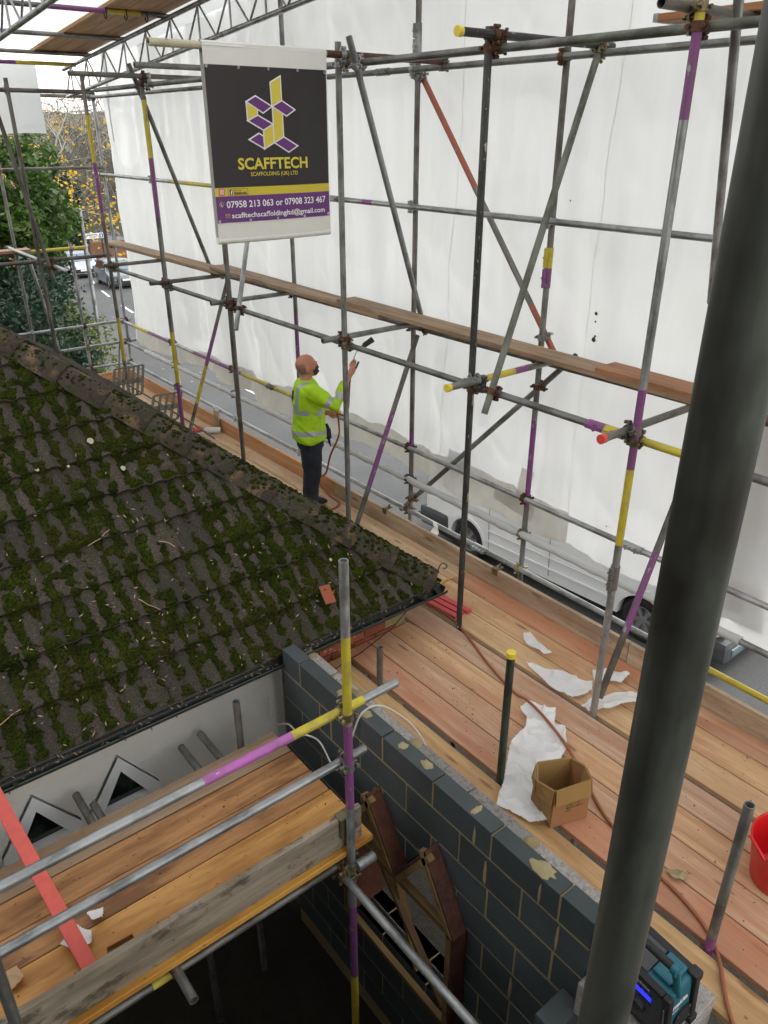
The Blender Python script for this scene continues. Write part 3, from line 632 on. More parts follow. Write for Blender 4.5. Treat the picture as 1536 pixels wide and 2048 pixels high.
for x, y0, y1 in ((.72, 2.36, 4.0), (1.42, 2.6, 3.98), (1.58, 2.6, 4.02), (.78, 2.6, 3.86), (-.4, 2.5, 4.0)): tube(IP, 'putlog', (x, y0, -.065), (x, y1, -.065), 'steel_grey')
auto_couplers()
wood_box('toe_board', (-1.7, 2.585, .0), (1.9, 2.622, .235), 'weathered', IP, along='x')
m = MB().box((1.74, 2.56, .19), (1.83, 2.63, .243)).box((1.74, 2.565, .10), (1.83, 2.583, .2)); m.build('toe_clip', 'brass', IP)
m = MB().cyl((1.80, 2.50, -.10), (1.92, 2.50, -.10), .031, n=14); m.build('tube_end', 'steel_galv', IP)
for k, (y0, y1, mt, lb, x1) in enumerate([(3.43, 3.655, 'platform_pale', 'dull brown plank of the inner platform nearest the white wall', 1.95), (3.205, 3.42, 'platform_wood', 'brown plank of the inner platform under the pink painted handrail', 1.95),
    (2.995, 3.2, 'platform_wood', 'darker middle plank of the inner platform', 1.955), (2.778, 2.99, 'platform_orange', 'wet orange plank of the inner platform with a rectangular notch', 1.96), (2.55, 2.774, 'platform_orange', 'wet orange plank of the inner platform under the weathered toe board', 1.955)]):
    if k == 3:                                  # notch cut out of the near edge
        prof = [(-1.7, y1), (-1.7, y0), (.47, y0), (.485, y0 + .055), (.615, y0 + .05), (.61, y0), (x1, y0), (x1, y1)]
        m = MB(); m.prism([(-(py - (y0 + y1) / 2), px) for px, py in prof], 'z', -.019, .019)
        o = link('scaffold_board', m.mesh('board', bevel=.003), None, mt, loc=(0, (y0 + y1) / 2, -.019), rot=(0, 0, -PI / 2)); tag(o, lb, 'board', 'planks of the inner platform')
    else: plank(lb, (-1.7, y0, -.038), (x1, y1, 0), mt, along='x', group='planks of the inner platform')
# red lath leaning over the rails
m = MB(); m.box((-.037, -.68, -.011), (.037, .68, .011)); o = link('red_lath', m.mesh('lath', bevel=.002), None, 'red_lath')
a = Vector((.38, 2.77, .022)); b = Vector((.29, 3.72, .38)); dirv = (b - a).normalized()
q = dirv.to_track_quat('Y', 'Z'); o.matrix_basis = Matrix.Translation(a + dirv * .68) @ q.to_matrix().to_4x4(); tag(o, 'flat salmon red painted lath lying across the inner platform', 'lath')

# ================================================================== HOUSE
HOUSE = empty('house', (1.5, 6, -2.3), 'bungalow with a mossy tiled hip roof, white rendered wall and red brick corner', 'house')
PITCH = math.radians(39); TP, CP, SP = math.tan(PITCH), math.cos(PITCH), math.sin(PITCH)
EX, EY, EZ = 3.68, 3.94, .36                     # corner of the eaves (tile edge)
WY, WX = 4.10, 3.50                              # wall faces
# rendered wall with two pointed window openings
W1, W2 = 1.03, .49
def pent(cx, hw, base, spr, apex): return [(cx - hw, base), (cx + hw, base), (cx + hw, spr), (cx, apex), (cx - hw, spr)]
m = MB(); m.box((-3, WY, -2.4), (2.30, WY + .25, .34)); wall = m.build('rendered_wall', 'render_wall', HOUSE)
cm = MB(); cm.prism(pent(W1, .245, -1.3, -.36, .01), 'y', WY - .1, WY + .16); cut = cm.build('cutter', 'render_wall'); cm2 = MB(); cm2.prism(pent(W2, .245, -1.3, -.36, .01), 'y', WY - .1, WY + .16); cut2 = cm2.build('cutter', 'render_wall')
cm3 = MB(); cm3.prism(pent(W2 - .54, .245, -1.3, -.36, .01), 'y', WY - .1, WY + .16); cut3 = cm3.build('cutter', 'render_wall')
for c_ in (cut, cut2, cut3):
    md = wall.modifiers.new('b', 'BOOLEAN'); md.operation = 'DIFFERENCE'; md.object = c_; md.solver = 'EXACT'
bpy.context.view_layer.update(); bake(wall)
for c_ in (cut, cut2, cut3): bpy.data.objects.remove(c_)
def pointed_window(cx):
    w = empty('window', (cx, WY, -1)); w.parent = HOUSE; w.matrix_parent_inverse = wmat(HOUSE).inverted()
    w.location = (cx, WY, -1)
    o = pent(cx, .243, -1.295, -.362, .006); i = pent(cx, .172, -1.24, -.42, -.115)
    m = MB()
    for y0, y1 in ((WY - .03, WY + .07),):
        n = 5; vs = [(p[0], y0, p[1]) for p in o] + [(p[0], y0, p[1]) for p in i] + [(p[0], y1, p[1]) for p in o] + [(p[0], y1, p[1]) for p in i]
        fs = []
        for k in range(n):
            j = (k + 1) % n; fs += [(k, j, n + j, n + k), (n + k, n + j, 3 * n + j, 3 * n + k), (2 * n + k, 3 * n + k, 3 * n + j, 2 * n + j)]
        m.add(vs, fs)
    m.build('frame', 'window_white', w)
    MB().box((cx - .19, WY - .008, -.46), (cx + .19, WY + .05, -.405)).build('transom_bar', 'window_white', w)
    MB().box((cx - .19, WY - .02, -.56), (cx + .19, WY + .05, -.5)).build('vent_head', 'window_white', w)
    m = MB(); m.prism(pent(cx, .192, -1.24, -.398, -.073), 'y', WY + .03, WY + .04); m.build('pane', 'glass_dark', w)
for cx in (W1, W2, W2 - .54): pointed_window(cx)
m = MB(); m.prism([(.8, -.9), (1.2, -.9), (1.19, -.3), (.85, -.36)], 'y', WY + .11, WY + .13); m.build('curtain', 'foam_green', HOUSE)
# exposed brickwork between the block wall and the corner: bricks proud of the mortar
bw = MB().box((2.305, WY + .006, -2.4), (WX - .004, WY + .24, .335)).build('brick_wall', 'mortar', HOUSE)
side = MB().box((WX - .25, WY + .245, -2.4), (WX - .004, 13, .335)).build('side_wall', 'render_wall', HOUSE)
bme = MB().box((-.105, -.01, -.0325), (.105, .06, .0325)).mesh('brick', bevel=.003); bme.materials.append(M['brick'])
for r in range(6):
    z = .29 - r * .075
    for k in range(7):
        x = 2.41 + k * .22 + (.11 if r % 2 else 0)
        if x + .105 > WX: continue
        b = link('brick', bme, bw); b.location = (x, WY + random.uniform(.001, .004), z)
# added wall, out of view beside the camera, keeps light off the block wall
MB().box((-1.35, -6, -2.4), (-1.1, 3.0, 5.2)).build('shade_wall', 'shade_wall_grey', HOUSE)
# eaves: soffit, fascia, gutter
MB().box((-3, EY + .05, .242), (EX - .065, WY + .1, .252)).build('soffit', 'window_white', HOUSE)
MB().box((-3, EY + .025, .255), (EX - .03, EY + .045, .335)).build('fascia', 'gutter', HOUSE)
MB().box((EX - .06, EY + .046, .255), (EX - .037, 13.2, .335)).build('fascia', 'gutter', HOUSE)
def gutter(p, q, out):
    p = Vector(p); q = Vector(q); out = Vector(out); m = MB(); n = 10; ro, ri = .054, .049; vs = []
    for c in (p, q):
        for rr in (ro, ri):
            for i in range(n + 1):
                a = PI + PI * i / n; vs.append(c + out * rr * math.cos(a) + Vector((0, 0, rr * math.sin(a))))
    K = n + 1; fs = []
    for i in range(n): fs += [(i, i + 1, 2 * K + i + 1, 2 * K + i), (K + i, 3 * K + i, 3 * K + i + 1, K + i + 1)]
    fs += [(0, 2 * K, 3 * K, K), (n, K + n, 3 * K + n, 2 * K + n)]
    m.add(vs, fs, 0, True); g = m.build('gutter', 'gutter', HOUSE)
    L = (q - p).length; ax = (q - p) / L; bk = MB(); d = .3
    while d < L:
        bk.box(tuple(p + ax * d + out * .05 - Vector((.012, .012, .0))), tuple(p + ax * d + out * .05 + Vector((.012, .012, .012))))
        d += .62
    if bk.f: bk.build('bracket', 'gutter', g)
    return g
gutter((-3, EY - .032, .335), (EX + .062, EY - .032, .335), (0, -1, 0)); gutter((EX + .03, EY - .03, .335), (EX + .03, 13, .335), (1, 0, 0))
# roof deck under the tiles
ROOF = MB(); top = 3.5
ROOF.add([(-3, EY, EZ - .05), (EX, EY, EZ - .05), (EX - top, EY + top, EZ + top * TP - .05), (-3, EY + top, EZ + top * TP - .05)], [(0, 1, 2, 3)])
ROOF.add([(EX, EY, EZ - .05), (EX, 13.2, EZ - .05), (EX - top, 13.2, EZ + top * TP - .05), (EX - top, EY + top, EZ + top * TP - .05)], [(0, 1, 2, 3)])
ROOF = ROOF.build('roof', 'roof_tile', HOUSE, recalc=False)
GA, TW, TL = .31, .26, .40
def prof(u):                                      # height of the rolled profile across a tile, u in metres
    p = np.mod(u, .13) / .13
    return .026 * np.clip(np.sin(PI * np.clip((p - .12) / .62, 0, 1)), 0, 1) ** .6
def tile_mesh(y_sign=1):
    us = np.linspace(0, TW, 13); m = MB(); th = .03
    vs = [(u, 0, prof(u) + .044) for u in us] + [(u, TL, prof(u) + .004) for u in us]
    n = 13; m.add(vs, [(i, i + 1, n + i + 1, n + i) for i in range(n - 1)], 0, True)
    m.add([(u, 0, prof(u) + .044) for u in us] + [(u, .004, prof(u) + .044 - th) for u in us], [(n + i, n + i + 1, i + 1, i) for i in range(n - 1)])
    m.add([vs[0], vs[n], (0, TL, -.01), (0, 0, .016)], [(0, 1, 2, 3)]); m.add([vs[n - 1], vs[2 * n - 1], (TW, TL, -.01), (TW, 0, .016)], [(3, 2, 1, 0)])
    return m.mesh('tile', recalc=False)
TILE = tile_mesh(); TILE.materials.append(M['roof_tile'])
# face towards the camera: local x -> +X, local y -> up the slope
MA = Matrix(((1, 0, 0, 0), (0, CP, -SP, EY), (0, SP, CP, EZ), (0, 0, 0, 1)))
# face towards the street: local x -> +Y, local y -> up the slope (-X)
MBf = Matrix(((0, -CP, SP, EX), (1, 0, 0, EY), (0, SP, CP, EZ), (0, 0, 0, 1)))
hipA = lambda v: EX - v * CP                      # X of the hip at slope distance v on the near face
NT_ = [0]; REST = MB()
def lay_tile(mat, u, v, hip_u, left_cut):
    """place one tile; cut it along the hip where it crosses. returns object or None"""
    jitter = Matrix.Translation((0, random.uniform(-.006, .006), random.uniform(-.003, .003))) @ Matrix.Rotation(random.uniform(-.008, .008), 4, 'Z')
    w = mat @ Matrix.Translation((u, v, 0)) @ jitter
    # hip line in face coordinates
    h0, h1 = hip_u(v), hip_u(v + TL)
    lo, hi = min(h0, h1), max(h0, h1)
    inside = (u + TW <= lo) if left_cut else (u >= hi)
    outside = (u >= hi) if left_cut else (u + TW <= lo)
    if outside: return None
    NT_[0] += 1
    if NT_[0] > 298:                              # the ones hidden furthest round the corner stay one joined part
        if inside: REST.add([w @ v_.co for v_ in TILE.vertices], [tuple(p.vertices) for p in TILE.polygons])
        return None
    if inside: o = link('tile', TILE, ROOF); o.matrix_basis = w; return o
    me = TILE.copy(); bm = bmesh.new(); bm.from_mesh(me)
    nrm = Vector((1, (h0 - h1) / TL, 0)).normalized() * (1 if left_cut else -1)
    bmesh.ops.bisect_plane(bm, geom=bm.verts[:] + bm.edges[:] + bm.faces[:], plane_co=(h0 - u, 0, 0), plane_no=nrm, clear_outer=True)
    if not bm.faces: bm.free(); return None
    bm.to_mesh(me); bm.free(); o = link('tile', me, ROOF); o.matrix_basis = w; return o
for r in range(13):
    for k in range(19):
        u = EX - (k + 1) * TW + .04
        if u < -1.0: break
        lay_tile(MA, u, r * GA - .02, hipA, True)
for r in range(11):
    for k in range(28):
        u = k * TW - .05
        if u > 5.4 and r > 3: break
        lay_tile(MBf, u, r * GA - .02, lambda v: v * CP, False)
if REST.f: tag(REST.build('tiles_behind', 'roof_tile', ROOF, recalc=False), kind='stuff')
# hip tiles: overlapping half-rounds down the hip
hd = Vector((-1, 1, TP)).normalized(); hs_ = Vector((1, 1, 0)).normalized(); hn = hs_.cross(hd).normalized()
if hn.z < 0: hn = -hn
hip0 = Vector((EX, EY, EZ)) + hn * .0
HL = .36
def hip_mesh():
    m = MB(); n = 10; vs = []
    for (d, r0) in ((0, .152), (HL + .05, .132)):
        for rr in (r0, r0 - .014):
            for i in range(n + 1): a = PI * (.06 + .88 * i / n); vs.append((rr * math.cos(a), d, rr * math.sin(a) - .03))
    K = n + 1; fs = []
    for i in range(n): fs += [(i + 1, i, 2 * K + i, 2 * K + i + 1), (K + i, K + i + 1, 3 * K + i + 1, 3 * K + i), (i, i + 1, K + i + 1, K + i)]
    m.add(vs, fs, 0, True); return m.mesh('hip_tile', recalc=True)
HM = hip_mesh(); HM.materials.append(M['hip_tile'])
HB = Matrix((hs_, hd, hn)).transposed().to_4x4()
for k in range(15):
    o = link('hip_tile', HM, ROOF); o.matrix_basis = Matrix.Translation(hip0 + hd * (.05 + k * HL)) @ HB @ Matrix.Rotation(random.uniform(-.02, .02), 4, 'Y')
# mortar bed along both sides of the hip
for sgn in (1, -1):
    m = MB(); pts = []
    for i in range(60):
        d = .04 + i * .09; off = .125 + .02 * math.sin(i * 2.3) + random.uniform(-.012, .012); pts.append(hip0 + hd * d + hs_ * sgn * off + hn * (-.055 - .02 * (1 if sgn > 0 else 1)))
    m.path(pts, [.03 + random.uniform(-.008, .01) for _ in pts], n=8); m.build('hip_bedding', 'hip_tile', ROOF)
# scrolled hip iron
m = MB(); c0 = Vector((EX - .02, EY + .02, EZ + .02)); pts = [c0 + hd * .06 - hn * .01, c0 + Vector((.02, -.02, .02)), c0 + Vector((.03, -.03, .12)), c0 + Vector((.04, -.04, .165))]
for i in range(11):
    a = PI - i * .52; rr = .034 * (1 - i * .055); pts.append(c0 + Vector((.04, -.04, .165)) + Vector((.7, -.7, 0)).normalized() * (rr * math.cos(a) + .034) + Vector((0, 0, rr * math.sin(a))))
m.path(pts, .0065, 8); m.build('hip_iron', 'aerial', ROOF)
# moss: cushions and mats as a height field over the near face
du = .0098; us = np.arange(-.6, EX + .02, du); vs_ = np.arange(-.01, 4.05, du); U, V = np.meshgrid(us, vs_, indexing='ij')
vloc = np.mod(V + .02, GA); base = prof(U - (EX + .04)) + .044 - .040 * (vloc / TL)
trough = 1 - np.clip(prof(U - (EX + .04)) / .026, 0, 1)
edge = np.clip(1 - vloc / .10, 0, 1)
n1 = fbm(U * 2.1 + 3, V * 2.1, 11); n2 = fbm(U * 7 + 9, V * 7, 21); n3 = fbm(U * 45, V * 45, 31, 3)
cush = np.zeros_like(U)
for i in range(11000):
    cu = rng.uniform(-.6, EX); cv = rng.uniform(0, 4.0); r = (rng.uniform(.006, .016) if rng.random() < .62 else rng.uniform(.016, .05))
    i0 = int((cu + .6) / du); j0 = int((cv + .01) / du); w = int(r / du) + 2
    a0, a1, b0, b1 = max(0, i0 - w), min(len(us), i0 + w), max(0, j0 - w), min(len(vs_), j0 + w)
    if a1 <= a0 or b1 <= b0: continue
    dd = (U[a0:a1, b0:b1] - cu) ** 2 + ((V[a0:a1, b0:b1] - cv) * 1.0) ** 2
    dome = np.sqrt(np.clip(r * r - dd, 0, None)) * .5
    keep = n1[min(i0, len(us) - 1), min(j0, len(vs_) - 1)] + .34 * trough[min(i0, len(us) - 1), min(j0, len(vs_) - 1)] + .1 * edge[min(i0, len(us) - 1), min(j0, len(vs_) - 1)]
    if keep > rng.uniform(.40, .86): cush[a0:a1, b0:b1] = np.maximum(cush[a0:a1, b0:b1], dome)
n4 = fbm(U * 22, V * 22, 51, 3)
mat_h = (n1 * .75 + n2 * .4 + .5 * trough + .16 * edge + .85 * (n4 - .5) - .80) * .055
h = np.maximum(np.clip(mat_h, -.02, .024), cush - .004)
h = np.where(h > 0, h + (n3 - .45) * .03, h) - .004
H = base + np.where(h > 0, h, -.03)
pts = np.stack([U, EY + V * CP - H * SP, EZ + V * SP + H * CP], -1)
tag(link('moss', grid_mesh('moss', pts, keep=(U < EX - V * CP - .0)), ROOF, 'moss'), kind='stuff')
# moss cushions on the hip
m = MB(); ico = bmesh.new(); bmesh.ops.create_icosphere(ico, subdivisions=2, radius=1); ico.verts.ensure_lookup_table()
IV = [v.co.copy() for v in ico.verts]; IF = [tuple(v.index for v in f.verts) for f in ico.faces]; ico.free()
for i in range(2400):
    d = rng.uniform(.05, 5.2); a = PI * rng.beta(1.1, 2.2) * .95 + .05; rr = .138
    c = hip0 + hd * d + hs_ * (rr * math.cos(a)) + hn * (rr * math.sin(a) - .03); s = rng.uniform(.006, .02) * (1.15 if d < 2.5 else .8)
    m.add([c + Vector((v.x * rng.uniform(.8, 1.2), v.y * rng.uniform(.8, 1.2), v.z * .8)) * s for v in IV], IF, 0, True)
tag(m.build('hip_moss', 'moss', ROOF, recalc=False), kind='stuff')
# leaf litter, needles and twigs on the tiles and in the gutter
m = MB()
for i in range(360):
    if i < 220: u = rng.uniform(.1, 3.5); v = abs(rng.normal(.5, .9)); 
    else: u = rng.uniform(.2, 3.6); v = rng.uniform(-.07, .02)
    if u > EX - v * CP - .1 or v > 3: continue
    a = rng.uniform(0, PI); L = rng.uniform(.006, .02); w = rng.uniform(.0015, .005); hgt = .062 if i < 220 else -.01
    c = Vector((u, EY + v * CP - hgt * SP, EZ + v * SP + hgt * CP)); ta = Vector((math.cos(a), math.sin(a) * CP, math.sin(a) * SP)); tb = Vector((-math.sin(a), math.cos(a) * CP, math.cos(a) * SP)); nn = Vector((0, -SP, CP))
    m.add([c - ta * L, c - tb * w + nn * .004, c + ta * L + nn * .006, c + tb * w], [(0, 1, 2, 3)])
tag(m.build('leaf_litter', 'litter', ROOF, recalc=False), kind='stuff')
m = MB()
for (u, v, a, L) in [(.75, 1.35, 1.9, .2), (.62, 1.15, .9, .16), (1.3, 1.2, .3, .18), (.35, .45, 1.2, .2), (.4, .25, .4, .17), (1.55, .6, 2.2, .15), (1.85, 1.0, 2.4, .12)]:
    P0 = []
    for i in range(5):
        uu = u + math.cos(a) * L * i / 4 + rng.uniform(-.012, .012); vv = v + math.sin(a) * L * i / 4 + rng.uniform(-.012, .012); P0.append((uu, EY + vv * CP - .066 * SP, EZ + vv * SP + .066 * CP))
    m.path(P0, .0028, 5)
tag(m.build('twigs', 'litter', ROOF), kind='stuff')
# lichen rosettes
m = MB()
for (u, v, r) in [(1.62, 1.98, .026), (1.2, 1.85, .014), (1.4, 1.82, .012), (2.9, .5, .014), (1.75, 1.7, .02), (1.05, 2.2, .011)]:
    n = 12; c = Vector((u, EY + v * CP - .068 * SP, EZ + v * SP + .068 * CP)); m.add([c + (Vector((1, 0, 0)) * math.cos(2 * PI * i / n) + Vector((0, CP, SP)) * math.sin(2 * PI * i / n)) * r * random.uniform(.75, 1.1) for i in range(n)], [tuple(range(n))])
tag(m.build('lichen', 'lichen', ROOF, recalc=False), kind='stuff')
# a string of dead fairy lights under the gutter
FL = MB(); pts = []
for i in range(60):
    x = 2.12 - i * .06; pts.append((x, WY - .012, .145 + .02 * math.sin(i * .35) - .0 * i + (.03 if i < 6 else 0)))
FL.path(pts, .005, 5)
for i in range(2, 60, 3): FL.cyl(pts[i], (pts[i][0], pts[i][1] - .008, pts[i][2] - .035), .003, n=5)
tag(FL.build('fairy_lights', 'moss_rope'), 'thin dark string of small lights hung along the white wall under the gutter', 'lights')
m = MB(); m.path([(3.62, 4.08, .2), (3.3, 4.03, .06), (2.95, 3.98, .012), (2.6, 3.93, .012), (2.42, 3.92, .31), (2.3, 3.95, .28), (2.2, 4.07, .18)], .004, 5)
tag(m.build('cable', 'moss_rope'), 'thin dark wire drooping from the gutter across the deck board ends', 'cable')

# ================================================================== BLOCK EXTENSION
EXT = empty('block_wall', (2.3, 2.4, -2.4), 'unfinished cavity block wall, dark inner leaf and grey aggregate outer leaf', 'wall')
def window_outline(grow=0):
    g = grow
    return [(3.05 + g, -1.32 - g), (1.99 - g, -1.32 - g), (1.99 - g, -.44), (2.25, .03 + 1.5 * g), (2.52, -.40 + 1.5 * g), (2.79, .03 + 1.5 * g), (3.05 + g, -.44)]
cutp = MB(); cutp.prism(window_outline(.012), 'x', 1.9, 2.75); cutter = cutp.build('cutter', 'mortar'); bpy.context.view_layer.update()
def carve(o):
    md = o.modifiers.new('b', 'BOOLEAN'); md.operation = 'DIFFERENCE'; md.object = CUT[0]; md.solver = 'EXACT'; bpy.context.view_layer.update(); return bake(o)
cutq = MB(); cutq.box((2.32, 1.88, -1.42), (2.7, 3.16, .09)); cutter2 = cutq.build('cutter', 'mortar'); bpy.context.view_layer.update(); CUT = [cutter]
def leaf(x0, x1, ztop, ynear, yfar, beds, mat, shift):
    core = MB().box((x0 + .0025, ynear + .004, -2.4), (x1 - .0025, yfar - .004, ztop - .012)).build('mortar_bed', 'mortar', EXT); carve(core)
    zz = [ztop] + beds
    for r, (zt, zbm) in enumerate(zip(zz[:-1], zz[1:])):
        y = yfar - (0 if (r + shift) % 2 else .225) ; first = True
        ys = [(yfar, yfar - (.215 if (r + shift) % 2 == 0 else .44))]
        y = ys[0][1] - .01
        while y > ynear + .05: ys.append((y, max(ynear, y - .44))); y -= .45
        for ya, yb in ys:
            j = random.uniform(-.002, .002)
            hi = zt - (.0 if r == 0 else .013) + (random.uniform(-.004, .004) if r == 0 else 0)
            me = MB().box((x0 + j, yb + .002, zbm), (x1 + j, ya, hi)).mesh('block', bevel=.002)
            o = link('block', me, EXT, mat)
            if yb < 3.17 and ya > 1.87 and hi > -1.44:
                carve(o)
                if len(o.data.polygons) == 0: bpy.data.objects.remove(o)
beds = [.27 - .225 * i for i in range(12)]
leaf(2.19, 2.29, .45, 1.22, 3.88, beds, 'block_dark', 0)
CUT[0] = cutter2
leaf(2.36, 2.46, .30, 1.22, 4.03, [.08 - .225 * i for i in range(11)], 'block_aggregate', 1)
bpy.data.objects.remove(cutter); bpy.data.objects.remove(cutter2)
# lower stub at the near corner that the radio stands on
for a, b in (((2.12, .80, -.11), (2.365, 1.21, .112)), ((2.372, .775, -.11), (2.575, 1.21, .108))):
    link('block', MB().box(a, b).mesh('block', bevel=.006), EXT, 'block_aggregate')
# return wall towards the camera side with its pale sawn tops
for k in range(5):
    x1 = 2.185 - k * .45
    for r in range(2): link('block', MB().box((x1 - .44, 1.24, -.47 - r * .225), (x1, 1.34, -.255 - r * .225)).mesh('block', bevel=.004), EXT, 'block_dark')
link('block', MB().box((1.98, 1.2, -.252), (2.185, 1.32, -.12)).mesh('block', bevel=.004), EXT, 'block_dark')
MB().box((-2.2, 1.245, -2.4), (2.18, 1.335, -.715)).build('lower_courses', 'block_dark', EXT)
# smears and blobs of mortar
def blob(c, rx, ry, h, mat='mortar_wet', name='mortar_smear', seed=0):
    r_ = np.random.default_rng(seed); n = 16; vs = [Vector((c[0], c[1], c[2] + h))]
    ks = [1 + .45 * (r_.random() - .5) for _ in range(n)]
    for i in range(n): vs.append(Vector((c[0] + rx * .6 * ks[i] * math.cos(2 * PI * i / n), c[1] + ry * .6 * ks[i] * math.sin(2 * PI * i / n), c[2] + h * .8)))
    for i in range(n): vs.append(Vector((c[0] + rx * ks[i] * math.cos(2 * PI * i / n), c[1] + ry * ks[i] * math.sin(2 * PI * i / n), c[2] - .002)))
    fs = [(0, 1 + i, 1 + (i + 1) % n) for i in range(n)] + [(1 + i, n + 1 + i, n + 1 + (i + 1) % n, 1 + (i + 1) % n) for i in range(n)]
    m = MB(); m.add(vs, fs, 0, True); return m.build(name, mat, EXT)
for i, (x, y, z, rx, ry) in enumerate([(2.24, 1.56, .452, .045, .07), (2.24, 2.02, .45, .05, .022), (2.25, 2.43, .451, .035, .05), (2.24, 2.63, .451, .035, .035), (2.24, 2.98, .451, .035, .045), (2.24, 3.25, .45, .03, .03), (2.41, 1.78, .301, .05, .04), (2.41, 2.72, .301, .05, .05), (2.41, 3.3, .301, .05, .08), (2.41, 3.86, .302, .045, .05)]):
    blob((x, y, z), rx, ry, .012 if i < 6 else .02, 'mortar_wet' if i in (0, 1, 2, 3, 4) else 'mortar', seed=i)
for i, (y, z, ry, rz) in enumerate([(1.98, .33, .009, .08), (1.53, .34, .008, .08), (1.885, .14, .014, .1), (1.40, .15, .009, .1), (1.64, -.55, .012, .1), (3.3, .14, .007, .1)]):
    o = blob((0, 0, 0), ry, rz, .006, 'mortar', seed=40 + i); o.matrix_parent_inverse = wmat(EXT).inverted(); o.matrix_basis = Matrix.Translation((2.189, y, z)) @ Matrix.Rotation(-PI / 2, 4, 'Y') @ Matrix.Rotation(PI / 2, 4, 'Z')
# timber former in the double pointed opening
FM = empty('window_former', (2.2, 2.5, -1.3), 'zigzag timber former with two pointed heads set in the dark block wall', 'former')
wo_ = window_outline(0)
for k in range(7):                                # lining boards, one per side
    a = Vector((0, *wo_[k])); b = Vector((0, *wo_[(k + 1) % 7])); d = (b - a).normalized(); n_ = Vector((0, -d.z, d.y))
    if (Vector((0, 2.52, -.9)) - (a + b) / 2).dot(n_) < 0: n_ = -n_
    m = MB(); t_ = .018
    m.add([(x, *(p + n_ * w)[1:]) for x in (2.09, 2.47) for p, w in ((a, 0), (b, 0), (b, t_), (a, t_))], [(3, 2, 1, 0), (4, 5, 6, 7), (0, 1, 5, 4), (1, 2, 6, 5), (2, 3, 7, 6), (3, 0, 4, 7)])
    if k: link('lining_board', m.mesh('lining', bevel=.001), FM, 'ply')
    m = MB(); m.add([(x, *(p + n_ * w)[1:]) for x in (2.085, 2.125) for p, w in ((a, t_ + .001), (b, t_ + .001), (b, t_ + .04), (a, t_ + .04))], [(3, 2, 1, 0), (4, 5, 6, 7), (0, 1, 5, 4), (1, 2, 6, 5), (2, 3, 7, 6), (3, 0, 4, 7)])
    link('batten', m.mesh('batten', bevel=.001), FM, 'batten')
def bar(p, q, w, h, mat, parent, name):
    p = Vector(p); q = Vector(q); ax = (q - p).normalized(); L = (q - p).length; me = MB().box((-w / 2, 0, -h / 2), (w / 2, L, h / 2)).mesh(name, bevel=.001)
    o = link(name, me, parent, mat); o.matrix_basis = Matrix.Translation(p) @ ax.to_track_quat('Y', 'Z').to_matrix().to_4x4(); return o
bar((2.13, 3.0, -.47), (2.13, 2.04, -.47), .045, .045, 'batten', FM, 'brace_batten'); bar((2.17, 2.98, -.30), (2.17, 2.12, -1.28), .045, .03, 'batten', FM, 'brace_batten'); bar((2.2, 2.82, -.0), (2.2, 2.4, -1.28), .05, .025, 'batten', FM, 'brace_batten')
# dark room floor, and the walls we look past
MB().box((-3, 1.3, -2.42), (2.19, 4.1, -2.36)).build('room_floor', 'soil', EXT)
MB().box((-3.1, 1.3, -2.4), (-3.0, 4.1, .3)).build('end_wall', 'block_dark', EXT)
rm = MB()
for i in range(260):
    x, y = rng.uniform(2.5, 4.6), rng.uniform(1.2, 4.0); s = rng.uniform(.015, .06)
    rm.box((x - s, y - s * .7, gz(y) - .1), (x + s, y + s * .7, gz(y) - .1 + s))
tag(rm.build('rubble', 'mortar_dirty'), kind='stuff', label='loose rubble on the ground under the scaffold deck', cat='rubble')

# ================================================================== WHITE SHEETING
def sheet_x(Y, Z):
    rid = lambda a, b, k: (1 - np.abs(2 * fbm(a, b, k, 2) - 1)) ** 5
    return (5.03 + .12 * (fbm(Y * .55 + 2, Z * .12, 5, 3) - .5) + .27 * (fbm(Y * 1.5, Z * .2 + 7, 9, 3) - .5) + .10 * (fbm(Y * 3.4, Z * .35 + 3, 13, 2) - .5) + .035 * (fbm(Y * 1.5 + Z * 1.1, Z * .9 - Y * .5, 15, 2) - .5)
            + .022 * (fbm(Y * 6, Z * .4, 19, 2) - .5) - .022 * rid(Y * .9 + Z * .8, Z * .9 - Y * .5, 27) - .018 * rid(Y * 1.6 - Z * 1.1, Z * .7 + Y * .6, 29)
            + .11 * np.clip(1.5 - Z, 0, 1.5) * (fbm(Y * .8 + Z * 1.5, Z * 1.6 - Y * .4, 23, 2) - .45))
ys = np.arange(1.9, 13.25, .035); n = len(ys); us_ = np.linspace(0, 1, 160)
bot = .405 + .03 * np.sin(ys * 1.3) + .06 * (fbm(ys * 2.2, ys * 0 + 3, 41) - .5)
Yg = np.repeat(ys[:, None], 160, 1); Zg = bot[:, None] + us_[None, :] * (6.6 - bot[:, None]); Xg = sheet_x(Yg, Zg)
Yg2 = Yg + np.where(Yg > 12.9, .05 * (Zg - 2) * (-.6), 0)
wh = link('plastic_sheeting', grid_mesh('sheeting', np.stack([Xg, Yg2, Zg], -1)), None, 'sheeting')
tag(wh, 'tall white plastic sheeting hung along the whole outer side of the scaffold', 'sheeting')
# doubled lower edge, patched and yellowed
bot2 = bot + .005; top2 = .62 + .16 * fbm(ys * 1.1, ys * 0 + 8, 47) + .05 * fbm(ys * 9, ys * 0, 49)
Zh = bot2[:, None] + np.linspace(0, 1, 14)[None, :] * (top2 - bot2)[:, None]; Yh = np.repeat(ys[:, None], 14, 1)
link('hem', grid_mesh('hem', np.stack([sheet_x(Yh, Zh) - .011, Yh, Zh], -1), keep=(Yh > 3.7)), wh, 'sheeting_hem')
